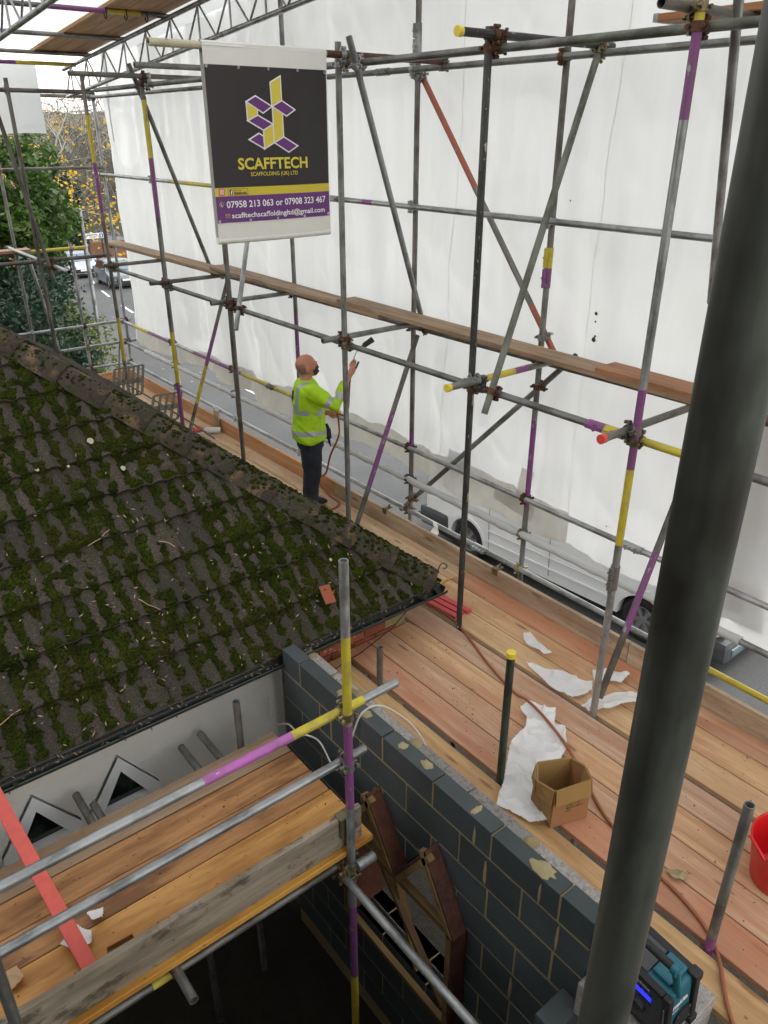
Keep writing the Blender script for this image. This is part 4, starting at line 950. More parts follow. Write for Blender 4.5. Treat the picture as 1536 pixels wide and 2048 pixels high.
# sheet edge rolled round the middle guard rail
m = MB(); pts = []; rs = []
for i in range(150):
    y = 1.95 + i * .07
    if y > 12.3: break
    pts.append((XO - .05 + random.uniform(-.004, .004), y, .437 + random.uniform(-.004, .004))); rs.append(.034 + random.uniform(-.002, .007))
m.path(pts, rs, 12); m.build('rolled_edge', 'sheeting', wh)
# overlapping second sheet on the right with a taped seam
ys = np.arange(-2.5, 2.35, .04); us_ = np.linspace(0, 1, 120); Yg = np.repeat(ys[:, None], 120, 1); Zg = .30 + .02 * np.sin(Yg * 2) + us_[None, :] * 6.3; Xg = sheet_x(Yg + 31, Zg) + .03
w2 = link('plastic_sheeting', grid_mesh('sheeting', np.stack([Xg, Yg, Zg], -1)), None, 'sheeting'); tag(w2, 'second white plastic sheet lapped behind the near pole at the right', 'sheeting')
ys = np.arange(2.06, 2.26, .02); us_ = np.linspace(0, 1, 90); Yg = np.repeat(ys[:, None], 90, 1); Zg = .5 + us_[None, :] * 4.6 + 0 * Yg; Yg = Yg + .05 * (fbm(Zg * 1.1, Zg * 0, 61) - .5)
link('seam_strip', grid_mesh('seam', np.stack([sheet_x(Yg, Zg) - .012, Yg, Zg], -1)), w2, 'sheeting_hem')
def patch(parent, y, z, w, h, name='tape', rot=0, mat='sheeting_hem'):
    yy, zz = np.meshgrid(np.linspace(-w / 2, w / 2, 9), np.linspace(-h / 2, h / 2, 9), indexing='ij'); c, s_ = math.cos(rot), math.sin(rot); Yp = y + yy * c - zz * s_; Zp = z + yy * s_ + zz * c
    return link(name, grid_mesh(name, np.stack([sheet_x(Yp, Zp) - .016, Yp, Zp], -1)), parent, mat)
patch(wh, 2.32, 1.55, .12, .62, rot=.05); patch(wh, 4.2, .80, .14, .3, rot=.1); patch(wh, 4.32, .58, .5, .16, rot=.1); patch(wh, 5.05, .78, .3, .14, mat='sheeting')
m = MB()
for (y, z, r) in [(3.66, 2.42, .016), (3.66, 2.36, .01), (3.655, 2.22, .022), (3.65, 2.25, .012), (3.3, .74, .006), (3.2, 1.3, .008), (4.05, 3.2, .008)]:
    x = float(sheet_x(np.array([y]), np.array([z]))[0]) - .004; k = 7; m.add([(x, y + r * math.cos(2 * PI * i / k) * random.uniform(.5, 1.2), z + r * math.sin(2 * PI * i / k) * random.uniform(.5, 1.2)) for i in range(k)], [tuple(range(k))])
m.build('stuck_leaf', 'rust', wh, recalc=False)
for k, y in enumerate((3.72, 5.3, 8.6, 11.6)):      # welded seams between the sheet widths
    zz = np.linspace(.5, 6.4, 90)[None, :] + np.zeros((2, 90)); yyy = y + .02 * np.sin(zz * .8 + k) + np.array([[0.], [.006]]); link('seam_line', grid_mesh('seam_line', np.stack([sheet_x(yyy, zz) - .004, yyy, zz], -1)), wh, 'sheeting_hem')
# sheet hanging across the far end
ys = np.linspace(1.5, 3.92, 60); zs = np.linspace(3.62, 4.5, 24); A, B = np.meshgrid(ys, zs, indexing='ij'); D = 12.65 + .05 * (fbm(A * 1.5, B, 71) - .5) + .02 * (fbm(A * 5, B * 4, 73) - .5)
tag(link('plastic_sheeting', grid_mesh('sheeting', np.stack([A, D, B - .03 * np.sin(A * 3) * (B < 3.7)], -1)), None, 'sheeting'), 'small white sheet hanging across the far end at upper left, trees below it', 'sheeting')

# ================================================================== TEMPORARY ROOF
TR = empty('roof_frame', (3.5, 9, 4.5), 'lattice roof beams and cross tubes of the temporary cover at top left', 'roof frame')
bz = lambda y: 4.533 - .087 * (y - 11.74)
def lattice(x, y0, y1, dp=.34):
    b = link('lattice_beam', MB().cyl((x, y0, bz(y0)), (x, y1, bz(y1)), .0242, n=12).mesh('top_chord'), TR, 'aluminium')
    MB().cyl((x, y0 + .0, bz(y0) - dp), (x, y1, bz(y1) - dp), .0242, n=12).build('bottom_chord', 'aluminium', b)
    y = y0 + .1; k = 0
    while y < y1 - .3:
        step = .33; MB().cyl((x, y, bz(y) - (dp if k % 2 else 0)), (x, y + step, bz(y + step) - (0 if k % 2 else dp)), .0105, n=8).build('web_bar', 'aluminium', b)
        if k % 2 == 0: MB().cyl((x, y + .02, bz(y) - dp), (x, y + .02, bz(y)), .0105, n=8).build('web_bar', 'aluminium', b)
        y += step; k += 1
    return b
lattice(4.3, 3.0, 12.65); lattice(2.45, 5.0, 12.65)
for y, bd in ((11.75, ()), (10.6, ()), (9.27, [(2.9, 3.5, P_), (3.5, 3.86, Y_)]), (8.0, [(2.2, 2.6, P_), (3.3, 3.6, Y_)]), (6.4, ())):
    tube(TR, 'roof_transom', (.2 if y > 8 else .5, y, bz(y) + .049), (4.4, y, bz(y) + .049), 'steel_grey', bd)
tube(TR, 'roof_transom', (.2, 11.9, bz(11.9) - .05), (4.22, 11.9, bz(11.9) - .05), 'steel_grey', [(2.2, 3.25, P_), (3.25, 3.95, Y_)])
auto_couplers()
for k in range(3):
    x0 = 3.67 + k * .232; y0, y1 = 5.2, 12.05; o = plank(f'{ORD[k]} of three overhead planks at top left, counted from the left', (x0, 0, -.019), (x0 + .226, y1 - y0, .019), 'roof_board', group='overhead planks')
    ym = (y0 + y1) / 2; o.location = (x0 + .113, ym, bz(ym) + .049 + .0245 + .0195); o.rotation_euler = (math.atan(-.087), 0, 0)
for (y, x) in ((9.27, 3.68), (9.27, 3.9), (9.27, 4.13)):
    m = MB(); z = bz(y) + .049; m.path([(x, y + .03, z + .06), (x, y + .03, z - .05), (x, y, z - .07), (x, y - .03, z - .05), (x, y - .03, z + .06)], .007, 6); m.build('board_clip', 'steel_dark', TR)
xs = np.linspace(-6.5, 4.97, 70); ys = np.linspace(-5.0, 11.95, 120); A, B = np.meshgrid(xs, ys, indexing='ij'); Zr = 4.533 - .087 * (B - 11.74) + .16 + .05 * (fbm(A * .9, B * .6, 81) - .5) + .03 * (fbm(A * 3, B * 2, 83) - .5)
tag(link('plastic_sheeting', grid_mesh('sheeting', np.stack([A, B, Zr], -1)), None, 'roof_sheeting'), 'white sheet stretched over the temporary roof beams, seen at top left', 'sheeting')

# ================================================================== BANNER
BAN = empty('banner', (3.14, 5.2, 3.6), 'hanging advertising banner, dark with yellow and purple bands and a yellow and purple logo', 'banner')
BX0, BX1, BZ0, BZ1 = 2.665, 3.625, 2.965, 4.19
def ban_y(x, z): return 5.196 - .018 * np.sin((x - BX0) * 3.4) * (4.19 - z) + .012 * (fbm((x + 0 * z) * 4, z * 1.2 + 0 * x, 91) - .5) - .010 * (4.19 - z) * 0
def ban_sheet(name, x0, x1, z0, z1, mat, off, nx=40, nz=40):
    A, B = np.meshgrid(np.linspace(x0, x1, nx), np.linspace(z0, z1, nz), indexing='ij'); return link(name, grid_mesh(name, np.stack([A, ban_y(A, B) - off, B], -1)), BAN, mat)
ban_sheet('vinyl', BX0, BX1, BZ0, 4.185, 'vinyl_white', 0)
m = MB(); nn = 14; vs = []                        # pocket over the pole
for x in np.linspace(BX0, BX1, 24):
    for i in range(nn + 1): a = PI * i / nn; vs.append((x, 5.226 - .031 * math.cos(a), 4.165 + .031 * math.sin(a)))
m.add(vs, [(k * (nn + 1) + i, (k + 1) * (nn + 1) + i, (k + 1) * (nn + 1) + i + 1, k * (nn + 1) + i + 1) for k in range(23) for i in range(nn)], 0, True); m.build('pole_pocket', 'vinyl_white', BAN)
ban_sheet('back_flap', BX0 + .004, BX1 - .004, BZ0 + .02, 4.165, 'vinyl_white', -.05)
m = MB(); m.path([(x, float(ban_y(np.array(x), np.array(BZ0))) + .022, BZ0 + .012) for x in np.linspace(BX0, BX1, 24)], .025, 12); m.build('bottom_roll', 'vinyl_white', BAN)
ban_sheet('dark_panel', BX0 + .002, BX1 - .01, 3.322, 4.06, 'vinyl_black', .0035)
ban_sheet('yellow_band', BX0 + .002, BX1 - .01, 3.267, 3.321, 'vinyl_yellow', .0035)
ban_sheet('purple_band', BX0 + .002, BX1 - .01, 3.095, 3.266, 'vinyl_purple', .0035)
def shrink(poly, d):
    c = np.mean(poly, 0); P = np.array(poly, float); out = []
    n = len(P)
    for i in range(n):
        e1 = P[i] - P[i - 1]; e2 = P[(i + 1) % n] - P[i]; n1 = np.array([-e1[1], e1[0]]) / np.hypot(*e1); n2 = np.array([-e2[1], e2[0]]) / np.hypot(*e2)
        if n1 @ (c - P[i]) < 0: n1 = -n1
        if n2 @ (c - P[i]) < 0: n2 = -n2
        b = n1 + n2; b = b / np.hypot(*b); k = d / max(.35, b @ n1); out.append(P[i] + b * k)
    return out
def flat(name, polys, mat, off, parent=BAN):
    m = MB()
    for p in polys: m.add([(x, float(ban_y(np.array(x), np.array(z))) - off, z) for x, z in p], [tuple(range(len(p)))])
    return m.build(name, mat, parent, recalc=False)
LOGO = {'y1': [(3.147, 3.97), (3.232, 4.011), (3.231, 3.862), (3.149, 3.825)], 'p1': [(2.951, 3.85), (3.026, 3.887), (3.149, 3.825), (3.077, 3.783)], 'y2': [(2.951, 3.85), (3.034, 3.809), (3.033, 3.771), (2.953, 3.736)],
 'p2': [(2.953, 3.736), (3.033, 3.771), (3.148, 3.716), (3.07, 3.678)], 'p3': [(3.149, 3.825), (3.231, 3.862), (3.336, 3.807), (3.264, 3.767)], 'y3': [(3.152, 3.824), (3.231, 3.785), (3.23, 3.636), (3.15, 3.6)],
 'y4': [(3.07, 3.678), (3.148, 3.716), (3.15, 3.6), (3.069, 3.561)], 'p4': [(2.952, 3.62), (3.032, 3.659), (3.067, 3.641), (3.069, 3.561)], 'p5': [(3.15, 3.6), (3.23, 3.636), (3.344, 3.578), (3.265, 3.538)]}
for k, p in LOGO.items():
    flat('logo_outline', [shrink(p, -.0045)], 'ink_white', .0055 + .0002 * (list(LOGO).index(k))); flat('logo_panel', [shrink(p, .0045)], 'ink_yellow' if k[0] == 'y' else 'vinyl_purple', .0078 + .0002 * list(LOGO).index(k))
def text_mesh(s, bold=0.0):
    cu = bpy.data.curves.new('txt', 'FONT'); cu.body = s; cu.size = 1; cu.resolution_u = 3; cu.offset = bold; o = bpy.data.objects.new('txt', cu); col.objects.link(o); bpy.context.view_layer.update()
    me = bpy.data.meshes.new_from_object(o.evaluated_get(bpy.context.evaluated_depsgraph_get())); bpy.data.objects.remove(o); bpy.data.curves.remove(cu); return me
def lettering(s, fn, mat, parent, bold=0.0, name='lettering'):
    """fn maps (u, v) in 0..1 across the text's own box to a point in space"""
    me = text_mesh(s, bold); n = len(me.vertices); co = np.empty(n * 3); me.vertices.foreach_get('co', co); co = co.reshape(-1, 3); lo = co.min(0); hi = co.max(0); uv = (co - lo) / np.maximum(hi - lo, 1e-6)
    me.vertices.foreach_set('co', np.array([fn(a, b) for a, b in uv[:, :2]]).ravel()); me.update(); return link(name, me, parent, mat)
def ban_text(s, x0, x1, z0, z1, mat, bold=0.): return lettering(s, lambda u, v: (x0 + u * (x1 - x0), float(ban_y(np.array(x0 + u * (x1 - x0)), np.array(z0 + v * (z1 - z0)))) - .0075, z0 + v * (z1 - z0)), mat, BAN, bold)
ban_text('SCAFFTECH', 2.853, 3.423, 3.432, 3.507, 'ink_yellow', .025); ban_text('SCAFFOLDING (UK) LTD', 2.945, 3.333, 3.382, 3.416, 'ink_yellow', .008)
ban_text('07958 213 063 or 07908 323 467', 2.743, 3.577, 3.190, 3.236, 'ink_white', .018); ban_text('scafftechscaffoldingltd@gmail.com', 2.775, 3.566, 3.112, 3.160, 'ink_white', .015)
rsq = lambda cx, cz, r: [(cx + r * math.copysign(abs(math.cos(a)) ** .45, math.cos(a)), cz + r * math.copysign(abs(math.sin(a)) ** .45, math.sin(a))) for a in np.linspace(0, 2 * PI, 28, endpoint=False)]
circ = lambda cx, cz, r, k=18: [(cx + r * math.cos(a), cz + r * math.sin(a)) for a in np.linspace(0, 2 * PI, k, endpoint=False)]
cx, cz = 2.717, 3.295
for j, (p, mt) in enumerate([(rsq(cx, cz, .023), 'ink_red'), (rsq(cx, cz, .0155), 'ink_white'), (rsq(cx, cz, .0115), 'ink_red'), (circ(cx, cz, .0085), 'ink_white'), (circ(cx, cz, .0045), 'ink_red')]): flat('social_icon', [p], mt, .0052 + .0006 * j)
flat('social_icon', [[(2.775, 3.276), (2.798, 3.276), (2.798, 3.308), (2.775, 3.308)]], 'ink_blue', .0052); ban_text('f', 2.781, 2.794, 3.277, 3.303, 'ink_white', .02)
for p in ([(2.762, 3.3125), (2.913, 3.3125), (2.913, 3.3145), (2.762, 3.3145)], [(2.762, 3.270), (2.913, 3.270), (2.913, 3.272), (2.762, 3.272)], [(2.762, 3.27), (2.764, 3.27), (2.764, 3.3145), (2.762, 3.3145)], [(2.911, 3.27), (2.913, 3.27), (2.913, 3.3145), (2.911, 3.3145)]): flat('icon_border', [p], 'ink_dark', .0052)
ban_text('Find us on:', 2.808, 2.868, 3.298, 3.309, 'ink_dark'); ban_text('facebook.', 2.808, 2.905, 3.276, 3.296, 'ink_dark', .02)
flat('phone_icon', [circ(2.706, 3.215, .0175)], 'ink_yellow', .0052); flat('phone_icon', [circ(2.706, 3.215, .0155)], 'vinyl_purple', .0058); flat('phone_icon', [[(2.699, 3.225), (2.704, 3.222), (2.704, 3.212), (2.713, 3.205), (2.71, 3.202), (2.7, 3.209)]], 'ink_white', .0064)
flat('envelope_icon', [[(2.729, 3.128), (2.762, 3.128), (2.762, 3.152), (2.729, 3.152)]], 'ink_yellow', .0052); flat('envelope_icon', [[(2.731, 3.13), (2.76, 3.13), (2.76, 3.15), (2.731, 3.15)]], 'vinyl_purple', .0058); flat('envelope_icon', [[(2.729, 3.151), (2.7455, 3.138), (2.762, 3.151), (2.762, 3.148), (2.7455, 3.135), (2.729, 3.148)]], 'ink_yellow', .0064)
for (x, z) in [(2.68, 4.05), (2.915, 4.05), (3.14, 4.05), (3.375, 4.05), (3.6, 4.045), (2.68, 3.105), (2.915, 3.105), (3.14, 3.105), (3.375, 3.105), (3.6, 3.11)]:
    m = MB(); y = float(ban_y(np.array(x), np.array(z))) - .006; ring_arc(m, Vector((x, y, z)), Vector((0, 1, 0)), Vector((1, 0, 0)), .004, .0095, .002, 0, 2 * PI, 10); m.build('eyelet', 'chrome', BAN)

# ================================================================== THE WORKER
PF = Vector((.92, -.39, 0)).normalized(); PR = Vector((PF.y, -PF.x, 0)); PO = Vector((4.18, 6.36, .004))
def L3(f, r, z): return PO + PF * f + PR * r + Vector((0, 0, z))
def remesh(m, name, voxel, mats, parent, smooth=4, noise=0, nscale=20, seed=0):
    o = m.build(name, mats, parent); md = o.modifiers.new('r', 'REMESH'); md.mode = 'VOXEL'; md.voxel_size = voxel
    if smooth: ms = o.modifiers.new('s', 'SMOOTH'); ms.factor = .5; ms.iterations = smooth
    bpy.context.view_layer.update(); bake(o); me = o.data
    me.materials.clear()
    for x in (mats if isinstance(mats, (list, tuple)) else [mats]): me.materials.append(M[x])
    if noise:
        n = len(me.vertices); co = np.empty(n * 3); no = np.empty(n * 3); me.vertices.foreach_get('co', co); me.vertices.foreach_get('normal', no); co = co.reshape(-1, 3); no = no.reshape(-1, 3)
        d = (fbm(co[:, 0] * nscale + co[:, 2] * nscale * .8 + 50, co[:, 1] * nscale - co[:, 2] * nscale * 1.3 + 50, seed, 3) - .5) * 2 * noise
        me.vertices.foreach_set('co', (co + no * d[:, None]).ravel())
    me.polygons.foreach_set('use_smooth', np.ones(len(me.polygons), bool)); me.polygons.foreach_set('material_index', np.zeros(len(me.polygons), np.int32)); me.update(); return o
def ell(m, c, rf, rr, rz, tilt=0, n=10):
    vs = []; fs = []
    for i in range(n + 1):
        a = -PI / 2 + PI * i / n
        for k in range(16):
            b = 2 * PI * k / 16; f, r, z = rf * math.cos(a) * math.cos(b), rr * math.cos(a) * math.sin(b), rz * math.sin(a)
            f, z = f * math.cos(tilt) - z * math.sin(tilt), f * math.sin(tilt) + z * math.cos(tilt); vs.append(L3(c[0] + f, c[1] + r, c[2] + z))
    for i in range(n):
        for k in range(16): fs.append((i * 16 + k, i * 16 + (k + 1) % 16, (i + 1) * 16 + (k + 1) % 16, (i + 1) * 16 + k))
    m.add(vs, fs, 0, True)
def loft(m, rings):
    """rings: (f, r, z, radius forward, radius sideways)"""
    n = 20; vs = []
    for f, r, z, rf, rr in rings: vs += [L3(f + rf * math.cos(2 * PI * k / n), r + rr * math.sin(2 * PI * k / n), z) for k in range(n)]
    fs = [(i * n + k, i * n + (k + 1) % n, (i + 1) * n + (k + 1) % n, (i + 1) * n + k) for i in range(len(rings) - 1) for k in range(n)]
    m.add(vs, fs + [tuple(range(n - 1, -1, -1)), tuple(range((len(rings) - 1) * n, len(rings) * n))], 0, True)
def limb(m, pts, rs): m.path([L3(*p) for p in pts], rs, 14)
PER = empty('person', PO, 'worker with shaved head in a yellow hi-vis sweatshirt raising a gas torch on the deck', 'person')
HAND_R = (.372, .15, 1.56); HAND_L = (.215, -.06, 1.035)
b = MB(); TLT = .38
ell(b, (-.085, 0, 1.588), .105, .078, .098, TLT); ell(b, (-.045, 0, 1.545), .085, .066, .075, TLT); ell(b, (-.005, 0, 1.515), .052, .05, .05, TLT)
ell(b, (.022, 0, 1.575), .02, .014, .026, TLT); ell(b, (.038, 0, 1.552), .016, .016, .014); ell(b, (.008, 0, 1.596), .03, .05, .018, TLT)
ell(b, (.03, 0, 1.508), .026, .03, .018, TLT)
for s_ in (1, -1): ell(b, (-.075, s_ * .078, 1.548), .022, .012, .034, -.2)
limb(b, [(-.10, 0, 1.38), (-.085, 0, 1.46), (-.06, 0, 1.53)], [.07, .058, .058])
loft(b, [(-.07, 0, .86, .1, .15), (-.07, 0, 1.0, .1, .14), (-.08, 0, 1.2, .115, .165), (-.085, 0, 1.36, .09, .17), (-.09, 0, 1.42, .06, .08)])
SH_R, EL_R, WR_R = (-.06, .185, 1.365), (.165, .275, 1.225), (.305, .185, 1.475); SH_L, EL_L, WR_L = (-.06, -.185, 1.36), (.0, -.27, 1.08), (.14, -.1, 1.03)
limb(b, [SH_R, EL_R, WR_R], [.05, .042, .029]); limb(b, [SH_L, EL_L, WR_L], [.05, .042, .029])
for s_ in (1, -1): limb(b, [(-.07, s_ * .09, .9), (-.055, s_ * .1, .48), (-.1, s_ * .1, .1)], [.08, .055, .04])
def hand(m, w, h, grip, up):
    """palm plus five bent fingers closing on a handle along `grip`"""
    w = Vector(w); h = Vector(h); d = (h - w).normalized(); g = Vector(grip).normalized(); side = d.cross(g).normalized() * up
    limb(m, [tuple(w), tuple(w + d * .03), tuple(h)], [.027, .033, .034])
    for i, ln in enumerate((.9, 1.05, 1.0, .82)):
        o_ = h + g * (-.033 + .022 * i) + d * .012
        limb(m, [tuple(o_), tuple(o_ + d * .03 * ln + side * .012), tuple(o_ + d * .034 * ln + side * .04), tuple(o_ + d * .008 + side * .052 * ln)], [.0105, .0105, .0095, .008])
    o_ = w + d * .03 - g * .03
    limb(m, [tuple(o_), tuple(o_ + d * .03 - g * .022 + side * .02), tuple(o_ + d * .055 - g * .012 + side * .042)], [.013, .0115, .009])
hand(b, WR_R, HAND_R, (.45, 0, .9), 1); hand(b, WR_L, HAND_L, (.1, -.3, 1), 1)
body = remesh(b, 'body', .0065, ['skin', 'stubble', 'beard'], PER, 3)
bmw = wmat(PER)
mi = []
for p in body.data.polygons:
    c = Vector(p.center) - PO; f, r, z = c.dot(PF), c.dot(PR), c.z; k = 0
    if z > 1.45:
        f2 = (f + .075) * math.cos(-TLT) - (z - 1.57) * math.sin(-TLT); z2 = (f + .075) * math.sin(-TLT) + (z - 1.57) * math.cos(-TLT)
        if f2 < -.015 and -.07 < z2 < .055 and abs(r) < .2 and not (abs(r) > .079): k = 1
        if f2 > .035 and z2 < -.045 and z > 1.46 and f < .12: k = 2
        if f2 > .07 and -.05 < z2 < -.035 and f < .12: k = 2
    mi.append(k)
body.data.polygons.foreach_set('material_index', mi)
for s_ in (1, -1):
    e_ = MB(); ell(e_, (.012, s_ * .03, 1.588), .012, .014, .008, TLT, 6); e_.build('eye', 'shoe', body)
j = MB()
loft(j, [(-.075, 0, .80, .16, .195), (-.075, 0, .83, .185, .215), (-.075, 0, .9, .185, .215), (-.075, 0, 1.05, .165, .205), (-.08, 0, 1.2, .165, .215), (-.085, 0, 1.32, .145, .215), (-.09, 0, 1.39, .115, .17), (-.09, 0, 1.435, .078, .095), (-.09, 0, 1.45, .07, .08)])
limb(j, [(-.07, .14, 1.35), SH_R, (.06, .245, 1.29), EL_R, (.21, .245, 1.32), (.27, .2, 1.435)], [.085, .09, .082, .075, .062, .044])
limb(j, [(-.07, -.14, 1.35), SH_L, (-.035, -.24, 1.2), EL_L, (.07, -.18, 1.045), (.125, -.11, 1.03)], [.085, .09, .08, .072, .06, .044])
jk = remesh(j, 'sweatshirt', .011, ['hi_vis', 'reflective', 'ink_dark'], PER, 2, .02, 8, 3)
mi = []
for p in jk.data.polygons:
    c = Vector(p.center) - PO; f, r, z = c.dot(PF), c.dot(PR), c.z; k = 0
    on_arm = (r > .2 or f > .105) and z > .98 or (f > .05 and z > 1.2 and r > .1)
    if not on_arm:
        w_ = .012 * math.sin(f * 14)
        if .885 < z + w_ < .935 or 1.105 < z + w_ < 1.155: k = 1
        if z > 1.13 and .085 < abs(r) < .135 and (f < -.1 or z > 1.33): k = 1
        if f < -.22 and 1.22 < z < 1.33 and abs(r) < .05: k = 2
    for A_, B_, ts in ((Vector(SH_R), Vector(EL_R), (.62, .8)), (Vector(EL_R), Vector(WR_R), (.22, .44)), (Vector(SH_L), Vector(EL_L), (.5, .68))):
        ab = B_ - A_; tt = (Vector((f, r, z)) - A_).dot(ab) / ab.length_squared; dist = (Vector((f, r, z)) - A_ - ab * tt).length
        if ts[0] < tt < ts[1] and dist < .11 and (f > .0 or r < -.19): k = 1
    mi.append(k)
jk.data.polygons.foreach_set('material_index', mi)
tr_ = MB()
loft(tr_, [(-.07, 0, .72, .135, .175), (-.07, 0, .82, .14, .178), (-.07, 0, .9, .13, .165)])
for s_ in (1, -1):
    o_ = .015 if s_ < 0 else -.02
    limb(tr_, [(-.07, s_ * .085, .8), (-.06 + o_, s_ * .095, .62), (-.055 + o_, s_ * .1, .46), (-.085 + o_, s_ * .1, .25), (-.1 + o_, s_ * .1, .09), (-.09 + o_, s_ * .1, .055)], [.115, .108, .095, .082, .08, .075])
remesh(tr_, 'trousers', .012, 'navy_cloth', PER, 3, .012, 11, 9)
for s_ in (1, -1):
    o_ = .015 if s_ < 0 else -.02; sh = MB()
    loft(sh, [(-.03 + o_, s_ * .1, 0, .125, .045), (-.03 + o_, s_ * .1, .025, .13, .047), (-.045 + o_, s_ * .1, .055, .105, .043), (-.085 + o_, s_ * .1, .1, .055, .042)])
    remesh(sh, 'shoe', .01, 'shoe', PER, 2)
gl = MB(); limb(gl, [(.10, -.03, .93), (.125, -.02, .86), (.13, 0, .78)], [.028, .034, .03])
for i in range(4): limb(gl, [(.125, -.03 + .018 * i, .79), (.135, -.03 + .02 * i, .73), (.14, -.03 + .022 * i, .70)], [.011, .01, .007])
remesh(gl, 'work_glove', .008, 'navy_cloth', PER, 1)
# torch and hose
TOR = empty('gas_torch', L3(*HAND_R), 'gas torch with black burner held up in the worker\'s raised hand', 'torch')
hr = Vector(HAND_R); gdir = Vector((.45, 0, .9)).normalized()
m = MB(); m.path([L3(*(hr - gdir * .075 + Vector((.03, -.012, 0)))), L3(*(hr + Vector((.03, -.012, 0)))), L3(*(hr + gdir * .06 + Vector((.03, -.012, 0))))], [.010, .011, .010], 10); m.build('handle', 'rubber', TOR)
m = MB(); m.path([L3(.385, .15, 1.60), L3(.38, .14, 1.66), L3(.42, .12, 1.72), L3(.46, .11, 1.745)], .006, 8); m.build('neck_tube', 'steel_galv', TOR)
m = MB(); m.cyl(L3(.45, .11, 1.738), L3(.49, .105, 1.762), .013, .018); m.build('valve', 'rust', TOR)
m = MB(); m.cyl(L3(.49, .105, 1.762), L3(.585, .1, 1.818), .026, .03, 14); m.build('burner', 'black_plastic', TOR)
def smooth_pts(P, k=6):
    P = [Vector(p) for p in P]; out = []
    for i in range(len(P) - 1):
        p0, p1, p2, p3 = P[max(i - 1, 0)], P[i], P[i + 1], P[min(i + 2, len(P) - 1)]
        for j in range(k):
            t_ = j / k; out.append(.5 * ((2 * p1) + (p2 - p0) * t_ + (2 * p0 - 5 * p1 + 4 * p2 - p3) * t_ ** 2 + (3 * p1 - p0 - 3 * p2 + p3) * t_ ** 3))
    return out + [P[-1]]
m = MB(); m.path(smooth_pts([L3(.335, .155, 1.47), L3(.325, .13, 1.3), L3(.33, .06, 1.12), L3(.31, .0, 1.02), L3(.235, -.03, 1.03), L3(.25, -.06, .95), L3(.245, -.05, .78), L3(.16, -.1, .55), L3(.12, -.2, .3), (4.40, 6.72, .15), (4.42, 6.5, .02), (4.40, 6.3, .014), (4.27, 6.22, .014), (4.14, 6.26, .014), (4.05, 6.4, .014), (3.93, 6.6, .014), (3.9, 5.9, .014), (3.94, 5.2, .014), (3.90, 4.6, .014), (3.83, 4.15, .014), (3.82, 3.86, .014), (3.74, 3.58, .012), (3.66, 3.37, .012), (3.59, 3.15, .012), (3.53, 2.9, .012), (3.5, 2.76, .05), (3.45, 2.6, .075), (3.40, 2.44, .075), (3.34, 2.26, .06), (3.29, 2.12, .012), (3.19, 1.94, .012), (3.1, 1.76, .012), (3.02, 1.45, .012), (2.98, 1.2, .012), (2.91, 1.0, .012), (2.80, .87, .012), (2.62, .72, .012), (2.4, .45, .0), (2.2, .1, -.05)], 5), .0105, 8)
tag(m.build('gas_hose', 'hose_orange'), 'orange-brown gas hose running along the deck from the worker to the near edge', 'hose')

# ================================================================== LOOSE THINGS ON THE DECK
def crumple(outline, z, mat, label, name='plastic_scrap', amp=.02, res=.005, seed=0, fold=None):
    """thin crumpled sheet with the given outline, lying on the boards"""
    P = np.array(outline); lo, hi = P.min(0) - .02, P.max(0) + .02; xs, ys = np.arange(lo[0], hi[0], res), np.arange(lo[1], hi[1], res); A, B = np.meshgrid(xs, ys, indexing='ij')
    Aj = A + .02 * (fbm(A * 9, B * 9, seed) - .5); Bj = B + .02 * (fbm(A * 9 + 40, B * 9, seed + 3) - .5)
    ins = np.zeros(A.shape, bool); j = len(P) - 1
    for i in range(len(P)):
        c = ((P[i, 1] > Bj) != (P[j, 1] > Bj)) & (Aj < (P[j, 0] - P[i, 0]) * (Bj - P[i, 1]) / (P[j, 1] - P[i, 1] + 1e-9) + P[i, 0]); ins ^= c; j = i
    ridge = 1 - np.abs(fbm(A * 3.5 + B * 1.5, B * 3 - A, seed + 9, 2) * 2 - 1); r2 = 1 - np.abs(fbm(A * 9 - B * 4, B * 8 + A * 5, seed + 19, 2) * 2 - 1); H = z + amp * (ridge ** 5) + amp * .5 * r2 ** 5 + amp * .7 * fbm(A * 3.5, B * 3.5, seed + 5, 2)
    me = grid_mesh(name, np.stack([A, B, H], -1), keep=ins); o = link(name, me, None, mat); return tag(o, label, 'plastic', 'white plastic offcuts on the deck')
crumple([(4.12, 3.35), (4.18, 3.34), (4.13, 3.22), (4.07, 3.02), (4.01, 3.05), (4.02, 3.19), (4.04, 3.28)], .004, 'scrap', 'small crumpled white offcut nearest the toe board past the yellow capped stub', seed=101, amp=.03)
crumple([(3.85, 3.1), (4.0, 2.75), (4.04, 2.6), (3.97, 2.55), (3.88, 2.57), (3.79, 2.58), (3.76, 2.72), (3.78, 2.85)], .004, 'scrap', 'long pointed white offcut lying over the gap between deck boards', seed=111, amp=.035)
crumple([(4.17, 2.71), (4.23, 2.68), (4.34, 2.49), (4.2, 2.47), (4.06, 2.6)], .004, 'scrap', 'white offcut behind the foot of the purple and yellow upright', seed=121, amp=.03)
crumple([(3.77, 2.50), (3.94, 2.47), (4.12, 2.38), (4.22, 2.3), (4.12, 2.24), (3.9, 2.34), (3.76, 2.42)], .004, 'scrap', 'narrow white strip offcut at the foot of the purple and yellow upright', seed=131, amp=.035)
